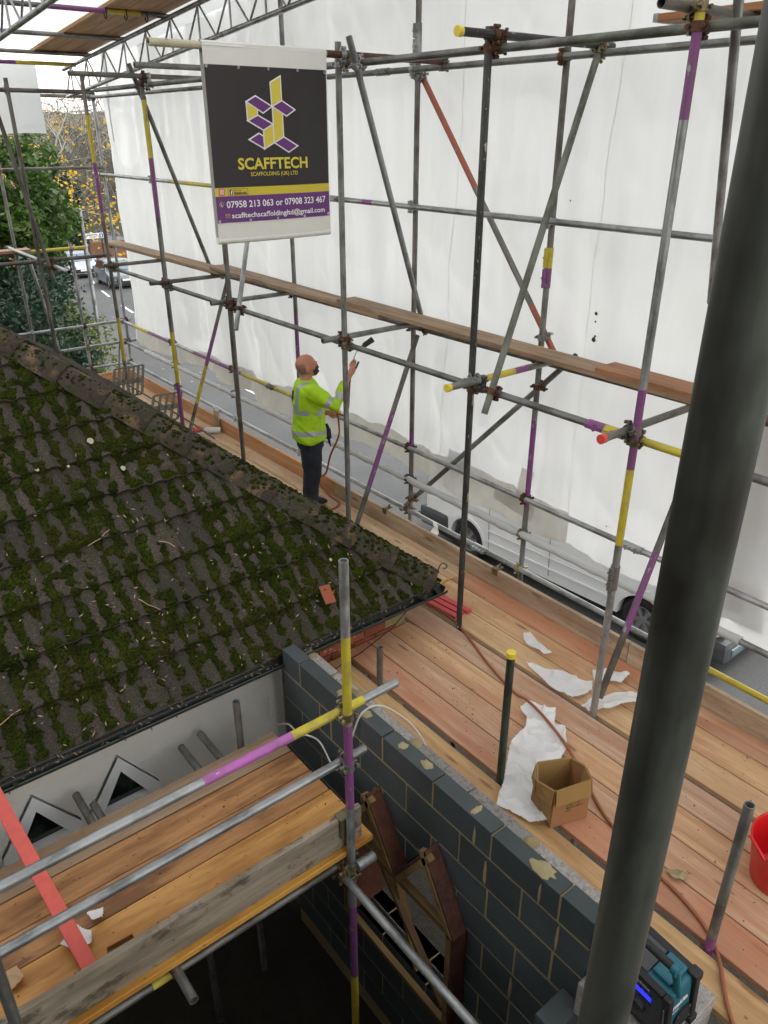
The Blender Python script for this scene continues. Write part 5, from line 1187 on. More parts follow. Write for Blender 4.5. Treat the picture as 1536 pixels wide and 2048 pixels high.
crumple([(3.42, 2.76), (3.49, 2.75), (3.6, 2.57), (3.46, 2.47), (3.5, 2.41), (3.36, 2.28), (3.14, 2.2), (2.93, 2.08), (2.78, 1.95), (2.72, 1.98), (2.70, 2.1), (2.66, 2.25), (2.83, 2.35), (3.0, 2.48), (3.12, 2.55), (3.28, 2.58), (3.38, 2.66)], .004, 'scrap', 'large white plastic sheet offcut beside the cardboard box', seed=141, amp=.04)
m = MB(); m.path([(2.70, 2.12, .02), (2.72, 2.03, .026), (2.76, 1.95, .022)], [.02, .024, .02], 10)
crumple([(.30, 2.98), (.40, 3.04), (.46, 2.96), (.43, 2.87), (.36, 2.88)], .003, 'scrap', 'small translucent scrap on the inner platform beside the red lath', seed=151, amp=.045)
crumple([(.47, 3.06), (.56, 3.05), (.53, 2.97), (.48, 2.98)], .003, 'scrap', 'white scrap on the inner platform under the lower handrail', seed=157, amp=.03)
crumple([(.0, 2.98), (.1, 3.0), (.12, 2.9), (.03, 2.88)], .003, 'litter', 'dry brown leaf on the inner platform by the red lath', 'dry_leaf', seed=161, amp=.03)['category'] = 'leaf'
lf = crumple([(3.06, 1.36), (3.12, 1.31), (3.13, 1.25), (3.07, 1.24), (3.02, 1.28)], .003, 'concrete_leaf', 'curled dry leaf on the deck to the right of the near pole', 'dry_leaf', seed=171, amp=.03); lf['category'] = 'leaf'; del lf['group']
# white strip tied on the lowest rail
m = MB(); P = [(4.75, 5.12, .125), (4.745, 5.1, .05), (4.735, 5.14, -.03), (4.74, 5.17, -.10)]
for i in range(3):
    a, c = Vector(P[i]), Vector(P[i + 1]); w = Vector((0, .035 + .01 * i, .01)); m.add([a - w, a + w, c + w * 1.1, c - w * 1.1], [(0, 1, 2, 3)])
tag(m.build('plastic_strip', 'scrap'), 'short white strip of plastic dangling from the lowest guard rail by the van wheel', 'plastic')
# cardboard box with its flaps folded down outside
BOX = empty('cardboard_box', (2.93, 2.0, 0), 'open brown cardboard box with turned-down flaps standing on the deck', 'box')
b4 = [Vector((2.79, 1.935, .003)), Vector((3.025, 1.855, .003)), Vector((3.10, 2.06, .003)), Vector((2.86, 2.15, .003))]
t6 = [Vector((2.795, 1.935, .295)), Vector((3.03, 1.865, .295)), Vector((3.085, 1.95, .297)), Vector((3.075, 2.05, .295)), Vector((2.885, 2.15, .295)), Vector((2.775, 2.06, .297))]
b6 = [b4[0], b4[1], (b4[1] * .5 + b4[2] * .5), b4[2], b4[3], (b4[3] * .5 + b4[0] * .5)]
cen = Vector((2.935, 2.0, 0))
def wall_strip(A, B, out, th, mi_out=0):
    m = MB(); n = len(A); off = [(a - Vector((cen.x, cen.y, a.z))).normalized() * th for a in A]
    vs = list(A) + list(B) + [a - o for a, o in zip(A, off)] + [b_ - o for b_, o in zip(B, off)]
    for i in range(n):
        k = (i + 1) % n; m.add(vs, [], 0)
        base = len(m.v) - len(vs); m.f += [(base + i, base + k, base + n + k, base + n + i)]; m.mi += [0]; m.sm += [False]
        m.f += [(base + 2 * n + k, base + 2 * n + i, base + 3 * n + i, base + 3 * n + k)]; m.mi += [1]; m.sm += [False]
        m.f += [(base + n + i, base + n + k, base + 3 * n + k, base + 3 * n + i)]; m.mi += [1]; m.sm += [False]
    return m
wall_strip(b6, t6, 1, .005).build('walls', ['cardboard', 'cardboard_inner'], BOX, weld=True, recalc=False)
m = MB(); m.add([v + Vector((0, 0, .004)) for v in b4], [(0, 1, 2, 3)]); m.build('base', 'cardboard_inner', BOX)
for i in range(6):                                # folded flaps, one per face
    k = (i + 1) % 6; a, c = t6[i], t6[k]; o_ = ((a + c) / 2 - Vector((cen.x, cen.y, .295))).normalized(); e_ = (c - a).normalized() * .004
    lo = lambda tp, bt: tp.lerp(bt, .37)
    m = MB(); q_ = [a + e_ + o_ * .003, c - e_ + o_ * .003, lo(c, b6[k]) - e_ + o_ * .016, lo(a, b6[i]) + e_ + o_ * .016]
    m.add(q_ + [v + o_ * .004 for v in q_], [(0, 1, 2, 3), (7, 6, 5, 4), (0, 4, 5, 1), (1, 5, 6, 2), (2, 6, 7, 3), (3, 7, 4, 0)]); m.build('flap', 'cardboard_inner', BOX)
fa, fb = b4[0], b4[1]; fd = (fb - fa); fn = Vector((fd.y, -fd.x, 0)).normalized()
for i, (s_, w0, w1) in enumerate([('THE IMPORT', .38, .8), ('CTNS 1-17', .38, .7), ('MADE IN TAIWAN', .38, .82), ('D.D.S', .38, .52)]):
    z1 = .178 - i * .021
    lettering(s_, lambda u, v, z1=z1, w0=w0, w1=w1: tuple(fa + fd * (w0 + (w1 - w0) * u) + fn * .0025 + Vector((.004 * z1, 0, 0)) + Vector((0, 0, z1 - .015 + .015 * v))), 'ink_dark', BOX, .01)
# red tub
TUB = empty('rubber_tub', (3.52, .93, 0), 'bright red flexible bucket at the right edge of the deck', 'bucket')
n = 40; prf = [(.0, .006), (.15, .006), (.158, .02), (.175, .14), (.196, .28), (.203, .288), (.208, .283), (.2, .27), (.18, .14), (.163, .015), (.155, .002), (.0, .002)]
m = MB(); vs = [(3.52 + r * math.cos(2 * PI * k / n) * (1.06), .93 + r * math.sin(2 * PI * k / n) * .95, z) for r, z in prf for k in range(n)]
m.add(vs, [(i * n + k, i * n + (k + 1) % n, (i + 1) * n + (k + 1) % n, (i + 1) * n + k) for i in range(len(prf) - 1) for k in range(n)], 0, True); m.build('tub', 'red_plastic', TUB)
for a0 in (2.6, 5.7):
    m = MB(); m.path([(3.52 + (.212 + .012 * math.sin(t_ * PI)) * 1.06 * math.cos(a0 + (t_ - .5) * .75), .93 + (.212 + .012 * math.sin(t_ * PI)) * .95 * math.sin(a0 + (t_ - .5) * .75), .272 + .05 * math.sin(t_ * PI)) for t_ in np.linspace(0, 1, 12)], .009, 8); m.build('handle', 'red_plastic', TUB)
# red plastic channel lengths by the eaves
for i, (x, z, y0, lb) in enumerate([(3.865, .018, 3.86, 'red plastic strip nearest the eaves, lying along the deck'), (3.93, .018, 3.87, 'middle red plastic strip lying under the roof corner'), (3.995, .02, 3.85, 'red plastic strip furthest from the eaves, its square end showing')]):
    o = link('red_strip', MB().box((-.026, -.4, -.014), (.026, .4, .014)).mesh('strip', bevel=.002), None, 'red_strip', loc=(x - .035, y0 + .4, z), rot=(0, 0, .09 + .01 * i)); tag(o, lb, 'strip', 'red strips by the eaves')
# tan wallet case on the tiles
m = MB(); m.box((-.045, -.075, 0), (.045, .075, .014)); o = link('phone_case', m.mesh('case', bevel=.005), None, 'tan_leather'); q0 = Vector((2.73, 4.14, .52)) + Vector((0, -SP, CP)) * .065
o.matrix_basis = Matrix.Translation(q0) @ Matrix(((1, 0, 0), (0, CP, -SP), (0, SP, CP))).to_4x4() @ Matrix.Rotation(-.12, 4, 'Z'); tag(o, 'tan leather phone case lying on the mossy tiles', 'phone case')
m = MB().box((.03, -.012, .0135), (.052, .012, .017)); e_ = link('clasp', m.mesh('clasp', bevel=.003), o, 'tan_leather'); e_.matrix_parent_inverse = Matrix.Identity(4)
m = MB(); ring_arc(m, Vector((.034, 0, .018)), Vector((0, 0, 1)), Vector((1, 0, 0)), .003, .006, .001, 0, 2 * PI, 10); e_ = link('stud', m.mesh('stud'), o, 'brass'); e_.matrix_parent_inverse = Matrix.Identity(4)
# white roll with red package on the far deck
PK = empty('plastic_roll', (4.32, 9.3, 0), 'white plastic half unrolled beside a red and black packet on the far deck', 'roll')
m = MB(); m.cyl((4.28, 9.22, .045), (4.44, 9.1, .045), .042, n=16); m.build('roll', 'scrap', PK); m = MB().add([(4.05, 9.34, .004), (4.28, 9.2, .006), (4.4, 9.33, .006), (4.2, 9.5, .004)], [(0, 1, 2, 3)]); m.build('sheet', 'scrap', PK)
pk = MB(); pk.box((4.17, 9.3, .01), (4.29, 9.42, .06)); tag(pk.build('packet', ['red_lath'], None, bevel=.012), 'small red packet lying on the white roll on the far deck', 'packet')
tag(link('paper', MB().box((3.86, 10.3, .006), (4.05, 11.4, .010)).mesh('paper'), None, 'scrap'), 'white sheet lying on the far deck beyond the aerial', 'sheet')
tag(wood_box('offcut', (4.43, 9.15, .02), (4.465, 9.25, .3), 'toe_wood'), 'short wood offcut leaning on the toe board by the white roll', 'offcut')
# white cable looped over the block wall
m = MB(); m.path(smooth_pts([(2.12, 4.0, -.02), (2.14, 3.98, -.25), (2.1, 3.7, -.05), (2.06, 3.5, .02), (2.08, 3.42, .06), (2.13, 3.35, .02), (2.12, 3.2, -.06), (2.1, 3.1, .0), (2.14, 3.02, .25), (2.2, 2.98, .47), (2.3, 2.93, .52), (2.42, 2.87, .42), (2.5, 2.8, .3), (2.56, 2.72, .1), (2.6, 2.66, -.1)], 6), .006, 8)
tag(m.build('white_cable', 'cable_white'), 'white cable looping over the top of the dark block wall', 'cable')
# dirt crumbs, cones and moss scraps on the boards
m = MB()
for i in range(240):
    k = rng.random()
    if k < .5: x, y, z = rng.uniform(2.9, 4.45), rng.uniform(.4, 4.0), .0
    elif k < .7: x, y, z = rng.normal(3.2, .12), rng.normal(3.0, .3), .0
    else: x, y, z = rng.uniform(.0, 1.9), rng.uniform(2.7, 3.6), .0
    s_ = rng.uniform(.0015, .005) * (1.6 if rng.random() < .12 else 1); a = rng.uniform(0, PI)
    m.add([(x + v.x * s_ * 1.4, y + v.y * s_, z + .001 + s_ * .6 + v.z * s_ * .6) for v in IV[:12]] if False else [(x - s_, y, .0015), (x, y - s_ * .8, .0015), (x + s_, y + s_ * .2, .0015), (x, y + s_, .0015), (x, y, .0015 + s_ * 1.2)], [(0, 1, 4), (1, 2, 4), (2, 3, 4), (3, 0, 4)])
tag(m.build('deck_crumbs', 'dirt'), kind='stuff', label='dark crumbs of moss and dirt scattered over the boards', cat='dirt')
# television aerial lying on the far slope
AE = empty('tv_aerial', (3.6, 9.3, .5), 'old television aerial with two slotted reflector grids lying by the far eaves', 'aerial')
m = MB(); m.path([(3.60, 10.55, .62), (3.72, 9.6, .52), (3.82, 8.6, .42), (3.86, 8.1, .36)], .012, 8); m.build('boom', 'aerial', AE)
m = MB(); m.path([(3.63, 10.4, .62), (3.74, 10.55, .95), (3.8, 10.6, 1.12)], .009, 6); m.build('clamp_rod', 'aerial', AE)
def grid_panel(c, ux, uz, w, h, rows, solid=False):
    c, ux, uz = Vector(c), Vector(ux).normalized(), Vector(uz).normalized(); m = MB(); nn = ux.cross(uz).normalized() * .004
    def bx(u0, u1, v0, v1): m.add([c + ux * u + uz * v + nn * k for k in (-1, 1) for u, v in ((u0, v0), (u1, v0), (u1, v1), (u0, v1))], [(3, 2, 1, 0), (4, 5, 6, 7), (0, 1, 5, 4), (1, 2, 6, 5), (2, 3, 7, 6), (3, 0, 4, 7)])
    for i in range(rows): u = -w / 2 + w * i / (rows - 1); bx(u - .018, u + .018, -h / 2, h / 2)
    for v in (-h / 2, 0, h / 2): bx(-w / 2, w / 2, v - (.035 if v == 0 else .011), v + (.035 if v == 0 else .011))
    m.build('reflector_grid', 'aerial', AE)
grid_panel((3.66, 10.15, .62), (.9, -.4, .1), (.35, .5, .75), .38, .42, 7); grid_panel((3.71, 9.1, .52), (.75, -.6, .15), (.4, .4, .7), .36, .36, 5)

# ================================================================== RADIO
RD = empty('radio', (2.27, 1.0, .12), 'teal and black rugged site radio with a lit blue display on the wall corner', 'radio')
def rbox(a, b, r, name, mat, parent, seg=2):
    me = MB().box(a, b).mesh(name); bm = bmesh.new(); bm.from_mesh(me); bmesh.ops.bevel(bm, geom=bm.edges[:], offset=r, segments=seg, affect='EDGES', profile=.6); bm.to_mesh(me); bm.free(); return link(name, me, parent, mat)
rx0, rx1, ry0, ry1, rz0, rz1 = 2.19, 2.36, .865, 1.14, .127, .425
rbox((rx0 + .012, ry0 + .006, rz0 + .01), (rx1 - .012, ry1 - .006, rz1), .014, 'case', 'teal', RD)
rbox((rx0 + .05, ry0 + .03, rz1 - .004), (rx1 - .015, ry0 + .11, rz1 + .022), .01, 'battery_hump', 'teal', RD)
rbox((rx0 + .03, ry0 + .115, rz1 - .002), (rx1 - .02, ry1 - .06, rz1 + .014), .006, 'lid', 'grey_plastic', RD)
fr = MB(); fw = .026
for a, b_ in (((rx0, ry0 - .006, rz0), (rx0 + .03, ry0 + fw, rz1 + .012)), ((rx0, ry1 - fw, rz0), (rx0 + .03, ry1 + .006, rz1 + .012)), ((rx0, ry0 + fw, rz1 - fw + .012), (rx0 + .03, ry1 - fw, rz1 + .012)), ((rx0, ry0 + fw, rz0), (rx0 + .03, ry1 - fw, rz0 + fw))): rbox(a, b_, .008, 'front_bumper', 'rubber', RD)
for a, b_ in (((rx1 - .02, ry0 - .008, rz0), (rx1 + .012, ry0 + .022, rz1 + .008)), ((rx1 - .02, ry1 - .02, rz0), (rx1 + .012, ry1 + .008, rz1 + .008)), ((rx1 - .02, ry0 + .022, rz1 - .02), (rx1 + .012, ry1 - .02, rz1 + .012)), ((rx1 - .026, ry0 - .014, rz0 - .012), (rx1 + .018, ry0 + .03, rz0 + .03)), ((rx1 - .026, ry0 - .012, rz1 - .03), (rx1 + .018, ry0 + .03, rz1 + .016))): rbox(a, b_, .008, 'rear_bumper', 'rubber', RD)
MB().box((rx0 + .006, ry0 + fw, rz0 + fw), (rx0 + .013, ry1 - fw, rz1 - .014)).build('front_panel', 'grey_plastic', RD)
yc = .985
MB().box((rx0 + .003, yc - .048, .325), (rx0 + .0062, yc + .048, .35)).build('display', 'display', RD)
for row, z in ((0, .366), (1, .308)):
    for i in range(5):
        if row == 0 and i == 4: continue
        MB().cyl((rx0 + .001, yc - .045 + i * .0225, z), (rx0 + .0065, yc - .045 + i * .0225, z), .0065, n=10).build('button', 'black_plastic', RD)
MB().cyl((rx0 + .001, yc + .046, .367), (rx0 + .0065, yc + .046, .367), .007, n=12).build('power_button', 'chrome', RD)
MB().cyl((rx0 - .012, yc, .248), (rx0 + .0065, yc, .248), .026, .03, n=20).build('tuning_knob', 'black_plastic', RD)
lettering('makita', lambda u, v: (rx0 + .0045, yc + .04 - u * .08, .383 + .014 * v), 'ink_white', RD, .02)
lettering('makita', lambda u, v: (2.235 + .085 * u + .0, ry0 + .0045, .315 + .036 * v + .0 * u), 'ink_white', RD, .04); lettering('DAB', lambda u, v: (2.235 + .035 * u, ry0 + .0045, .292 + .012 * v), 'ink_white', RD, .02)
MB().cyl((2.3, ry0 - .002, .215), (2.3, ry0 + .007, .215), .055, n=24).build('side_cover', 'rubber', RD)
for a in (.8, 2.4, 3.9, 5.5): MB().cyl((2.3 + .047 * math.cos(a), ry0 - .005, .215 + .047 * math.sin(a)), (2.3 + .047 * math.cos(a), ry0, .215 + .047 * math.sin(a)), .004, n=8).build('screw', 'chrome', RD)
for y in (ry0 + .012, ry1 - .012):                # ribbed handle arms
    m = MB(); A, B_ = Vector((2.262, y, rz1 - .03)), Vector((2.228, y, rz1 + .165)); d = B_ - A
    m.path([A, A + d * .5, B_], [.016, .014, .017], 10); m.cyl(B_ + Vector((0, -.011, 0)), B_ + Vector((0, .011, 0)), .021, n=16); m.build('handle_arm', 'teal', RD)
    MB().cyl(B_ + Vector((0, -.0125, 0)), B_ + Vector((0, .0125, 0)), .005, n=8).build('screw', 'chrome', RD)
MB().cyl((2.228, ry0 + .02, rz1 + .165), (2.228, ry1 - .02, rz1 + .165), .016, n=14).build('handle_grip', 'rubber', RD)
m = MB(); m.path([(rx0 - .004, ry0 + .012, rz1 - .05), (rx0 - .01, ry0 + .004, rz0 + .02)], .0035, 8); m.build('aerial_rod', 'chrome', RD)

RD.scale = (1.15, 1.15, 1.15); RD.rotation_euler = (0, -.14, -.06); RD.location = (2.272, .945, .133)

# ================================================================== VEHICLES
def wheel(parent, c, r, w, side, spokes=6, alloy='alloy'):
    """tyre with a rounded shoulder, rim dish and spokes; axle along X, outer face towards `side`"""
    c = Vector(c); n = 32; prf = [(r * .62, -w / 2), (r * .9, -w / 2), (r * .985, -w * .36), (r, -w * .2), (r, w * .2), (r * .985, w * .36), (r * .9, w / 2), (r * .62, w / 2)]
    m = MB(); vs = [c + Vector((x, rr * math.cos(2 * PI * k / n), rr * math.sin(2 * PI * k / n))) for rr, x in prf for k in range(n)]
    m.add(vs, [(i * n + k, i * n + (k + 1) % n, ((i + 1) % len(prf)) * n + (k + 1) % n, ((i + 1) % len(prf)) * n + k) for i in range(len(prf)) for k in range(n)], 0, True); t_ = m.build('wheel', 'tyre', parent)
    m = MB(); x0 = side * w * .42; ring_arc(m, c + Vector((x0 - side * .03, 0, 0)), Vector((1, 0, 0)), Vector((0, 1, 0)), r * .55, r * .64, .035, 0, 2 * PI, 28)
    m.cyl(c + Vector((x0 - side * .06, 0, 0)), c + Vector((x0 - side * .055, 0, 0)), r * .56, n=24); m.cyl(c + Vector((x0 - side * .05, 0, 0)), c + Vector((x0 + side * .005, 0, 0)), r * .2, r * .14, 16)
    for i in range(spokes):
        a = 2 * PI * i / spokes; d = Vector((0, math.cos(a), math.sin(a))); e_ = Vector((0, -math.sin(a), math.cos(a))) * r * .07; o_ = Vector((x0, 0, 0))
        m.add([c + o_ + d * r * .12 - e_, c + o_ + d * r * .12 + e_, c + o_ + d * r * .57 + e_ * 1.3, c + o_ + d * r * .57 - e_ * 1.3] + [c + o_ * .82 + d * r * .12 - e_, c + o_ * .82 + d * r * .12 + e_, c + o_ * .82 + d * r * .57 + e_ * 1.3, c + o_ * .82 + d * r * .57 - e_ * 1.3], [(0, 1, 2, 3), (0, 4, 5, 1), (1, 5, 6, 2), (3, 2, 6, 7), (0, 3, 7, 4)])
    m.build('rim', alloy, t_); return t_
def car_body(name, prof_pts, half, roofz, beltz, mat, parent, tumble=.16, archs=(), ar=.36):
    """side profile (y, z) swept across the width with tumblehome above the belt line and wheel arches cut in"""
    xs = [-1, -.97, -.85, -.5, 0, .5, .85, .97, 1]; m = MB(); n = len(prof_pts); vs = []
    for t_ in xs:
        for y, z in prof_pts:
            k = np.clip((z - beltz) / max(.01, roofz - beltz), 0, 1); w = half * (1 - tumble * k); e_ = (abs(t_) ** 6); ycrown = (1 - .035 * e_)
            zz = z - .05 * e_ * (1 if z > .6 else 0); vs.append((w * t_, y * ycrown, zz))
    K = len(xs); fs = [(i * n + j, i * n + (j + 1) % n, (i + 1) * n + (j + 1) % n, (i + 1) * n + j) for i in range(K - 1) for j in range(n)]
    fs += [tuple(range(n - 1, -1, -1)), tuple((K - 1) * n + j for j in range(n))]
    m.add(vs, fs, 0, False); o = m.build(name, mat, parent); me = o.data
    for p in me.polygons: p.use_smooth = False
    for (ay, az) in archs:
        cm = MB(); cm.cyl((-half - .2, ay, az), (half + .2, ay, az), ar, n=36); c_ = cm.build('cutter', mat); md = o.modifiers.new('b', 'BOOLEAN'); md.object = c_; md.operation = 'DIFFERENCE'; md.solver = 'EXACT'; bpy.context.view_layer.update(); bake(o); bpy.data.objects.remove(c_)
    return o
# --- parked white van (nose towards -Y), only its lower flank shows under the sheeting
def build_van():
    R = empty('van', (0, 0, 0), 'white van with dark grey bumpers parked in the street behind the sheeting', 'van'); P = [(-2.95, .3), (-3.0, .5), (-2.92, .85), (-2.2, 1.05), (-1.3, 1.75), (-.8, 1.86), (2.3, 1.86), (2.42, 1.7), (2.48, .95), (2.5, .5), (2.46, .3)]
    car_body('body', P, .92, 1.86, 1.0, 'white_paint', R, .12, archs=((1.42, .33), (-1.9, .33)), ar=.385)
    for s_ in (-1, 1):
        for y in (1.42, -1.9):
            wheel(R, (s_ * .80, y, .335), .335, .2, s_); m = MB(); ring_arc(m, Vector((s_ * .905, y, .33)), Vector((1, 0, 0)), Vector((0, 1, 0)), .375, .425, .03, 0, PI, 20); m.build('arch_lip', 'white_paint', R)
        for y in (.93, -.3, -1.35): MB().box((s_ * .921, y - .004, .36), (s_ * .9235, y + .004, 1.05)).build('door_seam', 'black_plastic', R)
        MB().box((s_ * .918, -1.45, .47), (s_ * .934, .95, .50)).build('side_crease', 'white_paint', R); MB().box((s_ * .918, -1.45, .66), (s_ * .932, .95, .675)).build('side_crease', 'white_paint', R)
        MB().box((s_ * .86, -1.4, 1.15), (s_ * .905, 2.1, 1.6)).build('window', 'glass_dark', R)
        MB().box((s_ * .925, -.42, .82), (s_ * .95, -.3, .86)).build('door_handle', 'black_plastic', R)
        rbox((s_ * .92 if s_ < 0 else .5, -3.03, .62), (-.5 if s_ < 0 else .92, -2.7, .8), .04, 'headlight', 'glass_sky', R)
    rbox((-.945, 1.86, .27), (.945, 2.58, .62), .07, 'rear_bumper', 'grey_plastic', R); rbox((-.94, -3.1, .24), (.94, -2.36, .56), .09, 'front_bumper', 'grey_plastic', R)
    rbox((-.951, 1.9, .45), (.951, 2.6, .475), .01, 'bumper_strip', 'black_plastic', R); rbox((-.8, -3.12, .32), (-.52, -3.0, .44), .03, 'fog_light', 'glass_sky', R); rbox((.52, -3.12, .32), (.8, -3.0, .44), .03, 'fog_light', 'glass_sky', R)
    MB().box((-.8, -2.8, .12), (.8, 2.3, .5)).build('underbody', 'black_plastic', R)
    R.location = (9.0, 6.5, gz(6.5) - .10); R.rotation_euler = (math.atan(GS), 0, 0); return R
VAN = build_van()
def build_car(label, mat, loc, rz):
    R = empty('car', (0, 0, 0), label, 'car', 'cars parked down the street'); P = [(-2.05, .28), (-2.1, .5), (-2.0, .72), (-1.0, .92), (-.35, 1.4), (.1, 1.47), (1.2, 1.44), (1.85, 1.0), (2.05, .9), (2.1, .5), (2.05, .28)]
    car_body('body', P, .88, 1.47, .92, mat, R, .2, archs=((1.3, .31), (-1.28, .31)), ar=.36)
    for s_ in (-1, 1):
        for y in (1.3, -1.28): wheel(R, (s_ * .78, y, .31), .31, .19, s_)
        rbox((s_ * .66 - .17, -2.11, .58), (s_ * .66 + .17, -1.75, .74), .03, 'headlight', 'glass_sky', R); rbox((s_ * .95 - .09, -.75, .92), (s_ * .95 + .09, -.62, 1.04), .03, 'mirror', mat, R)
        m = MB(); m.add([(s_ * .865, -.85, .95), (s_ * .875, 1.5, .98), (s_ * .745, 1.1, 1.38), (s_ * .74, -.25, 1.36)], [(0, 1, 2, 3)]); m.build('side_window', 'glass_dark', R)
    m = MB(); m.add([(-.78, -.985, .955), (.78, -.985, .955), (.66, -.40, 1.39), (-.66, -.40, 1.39)], [(0, 1, 2, 3)]); m.build('windscreen', 'glass_sky', R)
    rbox((-.55, -2.13, .34), (.55, -2.05, .56), .02, 'grille', 'black_plastic', R); rbox((-.26, -2.15, .44), (.26, -2.12, .55), .005, 'number_plate', 'sign_white', R); MB().box((-.75, -1.9, .14), (.75, 1.9, .4)).build('underbody', 'black_plastic', R)
    R.location = loc; R.rotation_euler = (math.atan(GS), 0, rz); return R
build_car('dark grey hatchback parked nose on beside the edge of the white sheeting', 'car_grey', (17.0, 46.3, gz(46.3) - .1), -.12)
build_car('silver car parked behind the dark grey hatchback', 'car_silver', (17.0, 53.0, gz(53) - .1), -.15)

# ================================================================== STREET BACKGROUND
def quad_mesh(name, V):
    n = len(V); me = bpy.data.meshes.new(name); me.vertices.add(n * 4); me.vertices.foreach_set('co', V.astype(np.float32).ravel()); me.loops.add(n * 4); me.loops.foreach_set('vertex_index', np.arange(n * 4, dtype=np.int32)); me.polygons.add(n)
    me.polygons.foreach_set('loop_start', np.arange(0, n * 4, 4, dtype=np.int32)); me.polygons.foreach_set('loop_total', np.full(n, 4, dtype=np.int32)); me.update(calc_edges=True); return me
def leaves(C_, size, droop=.3, aspect=.45):
    """one folded diamond leaf per centre, random facing"""
    n = len(C_); a = rng.normal(size=(n, 3)); a[:, 2] = a[:, 2] * .6 - droop; a /= np.linalg.norm(a, axis=1)[:, None]; b_ = np.cross(a, rng.normal(size=(n, 3))); b_ /= np.linalg.norm(b_, axis=1)[:, None]
    s_ = size * rng.uniform(.6, 1.3, n)[:, None]; return np.stack([C_ - a * s_, C_ + b_ * s_ * aspect, C_ + a * s_, C_ - b_ * s_ * aspect], 1)
def clump_points(n, centre, rad, clumps, seed, cr=.3):
    r_ = np.random.default_rng(seed); d = r_.normal(size=(clumps, 3)); d /= np.linalg.norm(d, axis=1)[:, None]; rr = r_.uniform(.55, 1.0, clumps)[:, None]; cc = d * rr
    k = r_.integers(0, clumps, n); dd = r_.normal(size=(n, 3)); dd /= np.linalg.norm(dd, axis=1)[:, None]; p = cc[k] + dd * (r_.uniform(.4, 1, n) ** .5)[:, None] * cr * r_.uniform(.6, 1.2, clumps)[k][:, None]
    return np.array(centre) + p * np.array(rad)
def shrub(name, label, centre, rad, n, mat, size, seed, clumps=70, cat='shrub', trunk=True):
    base = (centre[0], centre[1], gz(centre[1]) - .1); R = empty(name, base, label, cat); C_ = clump_points(n, centre, rad, clumps, seed); C_ = C_[C_[:, 2] > gz(centre[1]) - .1]
    link('crown', quad_mesh('crown', leaves(C_, size)), R, mat); m = MB(); r_ = random.Random(seed)
    m.path([base, ((base[0] + centre[0]) / 2 + .1, centre[1], (base[2] + centre[2]) / 2), centre], [.14, .1, .05], 8)
    for i in range(9):
        a = r_.uniform(0, 2 * PI); st = Vector(base).lerp(Vector(centre), r_.uniform(.2, .9)); e_ = Vector(centre) + Vector((math.cos(a) * rad[0] * .75, math.sin(a) * rad[1] * .75, r_.uniform(-.5, .7) * rad[2])); m.path([st, (st + e_) / 2 + Vector((0, 0, .15)), e_], [.05, .03, .012], 6)
    m.build('trunk', 'bark', R); return R
shrub('laurel_tree', 'bright green laurel tree at left below the small hanging sheet', (5.1, 21.5, 2.05), (1.75, 1.8, 1.75), 11000, 'leaf_laurel', .10, 201, 90, 'tree')
shrub('laurel_tree', 'laurel tree partly cut off by the left edge of the picture', (3.2, 20.5, 1.4), (1.6, 1.6, 2.0), 6000, 'leaf_laurel', .10, 203, 60, 'tree')
shrub('holly_tree', 'dark glossy holly tree between the laurel and the yellow leaved tree', (6.6, 25.5, -.1), (1.45, 1.6, 2.6), 11000, 'leaf_dark', .075, 207, 110, 'tree')
shrub('holly_tree', 'dark evergreen bush low at left behind the mossy roof', (4.6, 20.0, -.9), (1.7, 1.5, 1.9), 9000, 'leaf_dark', .085, 209, 90, 'tree')
shrub('hedge', 'yellowish green hedge beside the pavement where the road starts', (6.35, 22.5, -1.9), (1.15, 2.6, 1.55), 9000, 'leaf_hedge', .07, 211, 120, 'hedge')
shrub('fir_tree', 'dark narrow evergreen beside the white sheeting edge far down the street', (17.8, 57, -1.6), (1.6, 1.6, 3.0), 3500, 'leaf_dark', .16, 213, 60, 'tree')
# bare tree with the last yellow leaves
def bare_tree(base, h, seed, leaf_n, label, spread=.9, bough=None):
    r_ = random.Random(seed); R = empty('autumn_tree', base, label, 'tree'); m = MB(); tips = []
    def grow(p, d, L, r, lvl):
        pts = [p]; q = Vector(p); dd = Vector(d)
        for i in range(3): dd = (dd + Vector((r_.uniform(-.16, .16), r_.uniform(-.16, .16), r_.uniform(-.06, .12)))).normalized(); q = q + dd * L / 3; pts.append(q.copy())
        m.path(pts, [r, r * .85, r * .72, r * .55], 6 if lvl < 2 else 4, caps=False)
        if lvl >= 2: tips.extend(pts[1:])
        if lvl >= 6: return
        for k in range(3 if lvl < 4 else 2):
            a = r_.uniform(0, 2 * PI); u = dd.orthogonal().normalized(); w = dd.cross(u); nd = (dd * r_.uniform(.45, .9) + (u * math.cos(a) + w * math.sin(a)) * spread * r_.uniform(.6, 1.1) + Vector((0, 0, .05))).normalized()
            grow(pts[r_.choice((2, 3))], nd, L * r_.uniform(.62, .82), r * .55, lvl + 1)
    grow(Vector(base), Vector((.05, 0, 1)), h * .34, h * .014, 0); (m.path(smooth_pts([Vector(base) + Vector((0, 0, 3.2)), Vector(base).lerp(Vector(bough), .5) + Vector((0, 0, 2.4)), Vector(bough)], 4), [.06, .055, .05, .045, .04, .035, .03, .025, .012], 6) if bough else None); m.build('branches', 'bark_pale', R)
    T = np.array([tuple(t_) for t_ in tips]); T = T[T[:, 2] < 4.2]; T = T if bough is None else np.vstack([T] + [np.array(bough) + rng.normal(0, .75, (max(1, len(T) // 3), 3))]); k = np.random.default_rng(seed).integers(0, len(T), leaf_n); link('crown', quad_mesh('crown', leaves(T[k] + rng.normal(0, .16, (leaf_n, 3)), .085, .5, .6)), R, 'leaf_yellow'); return R
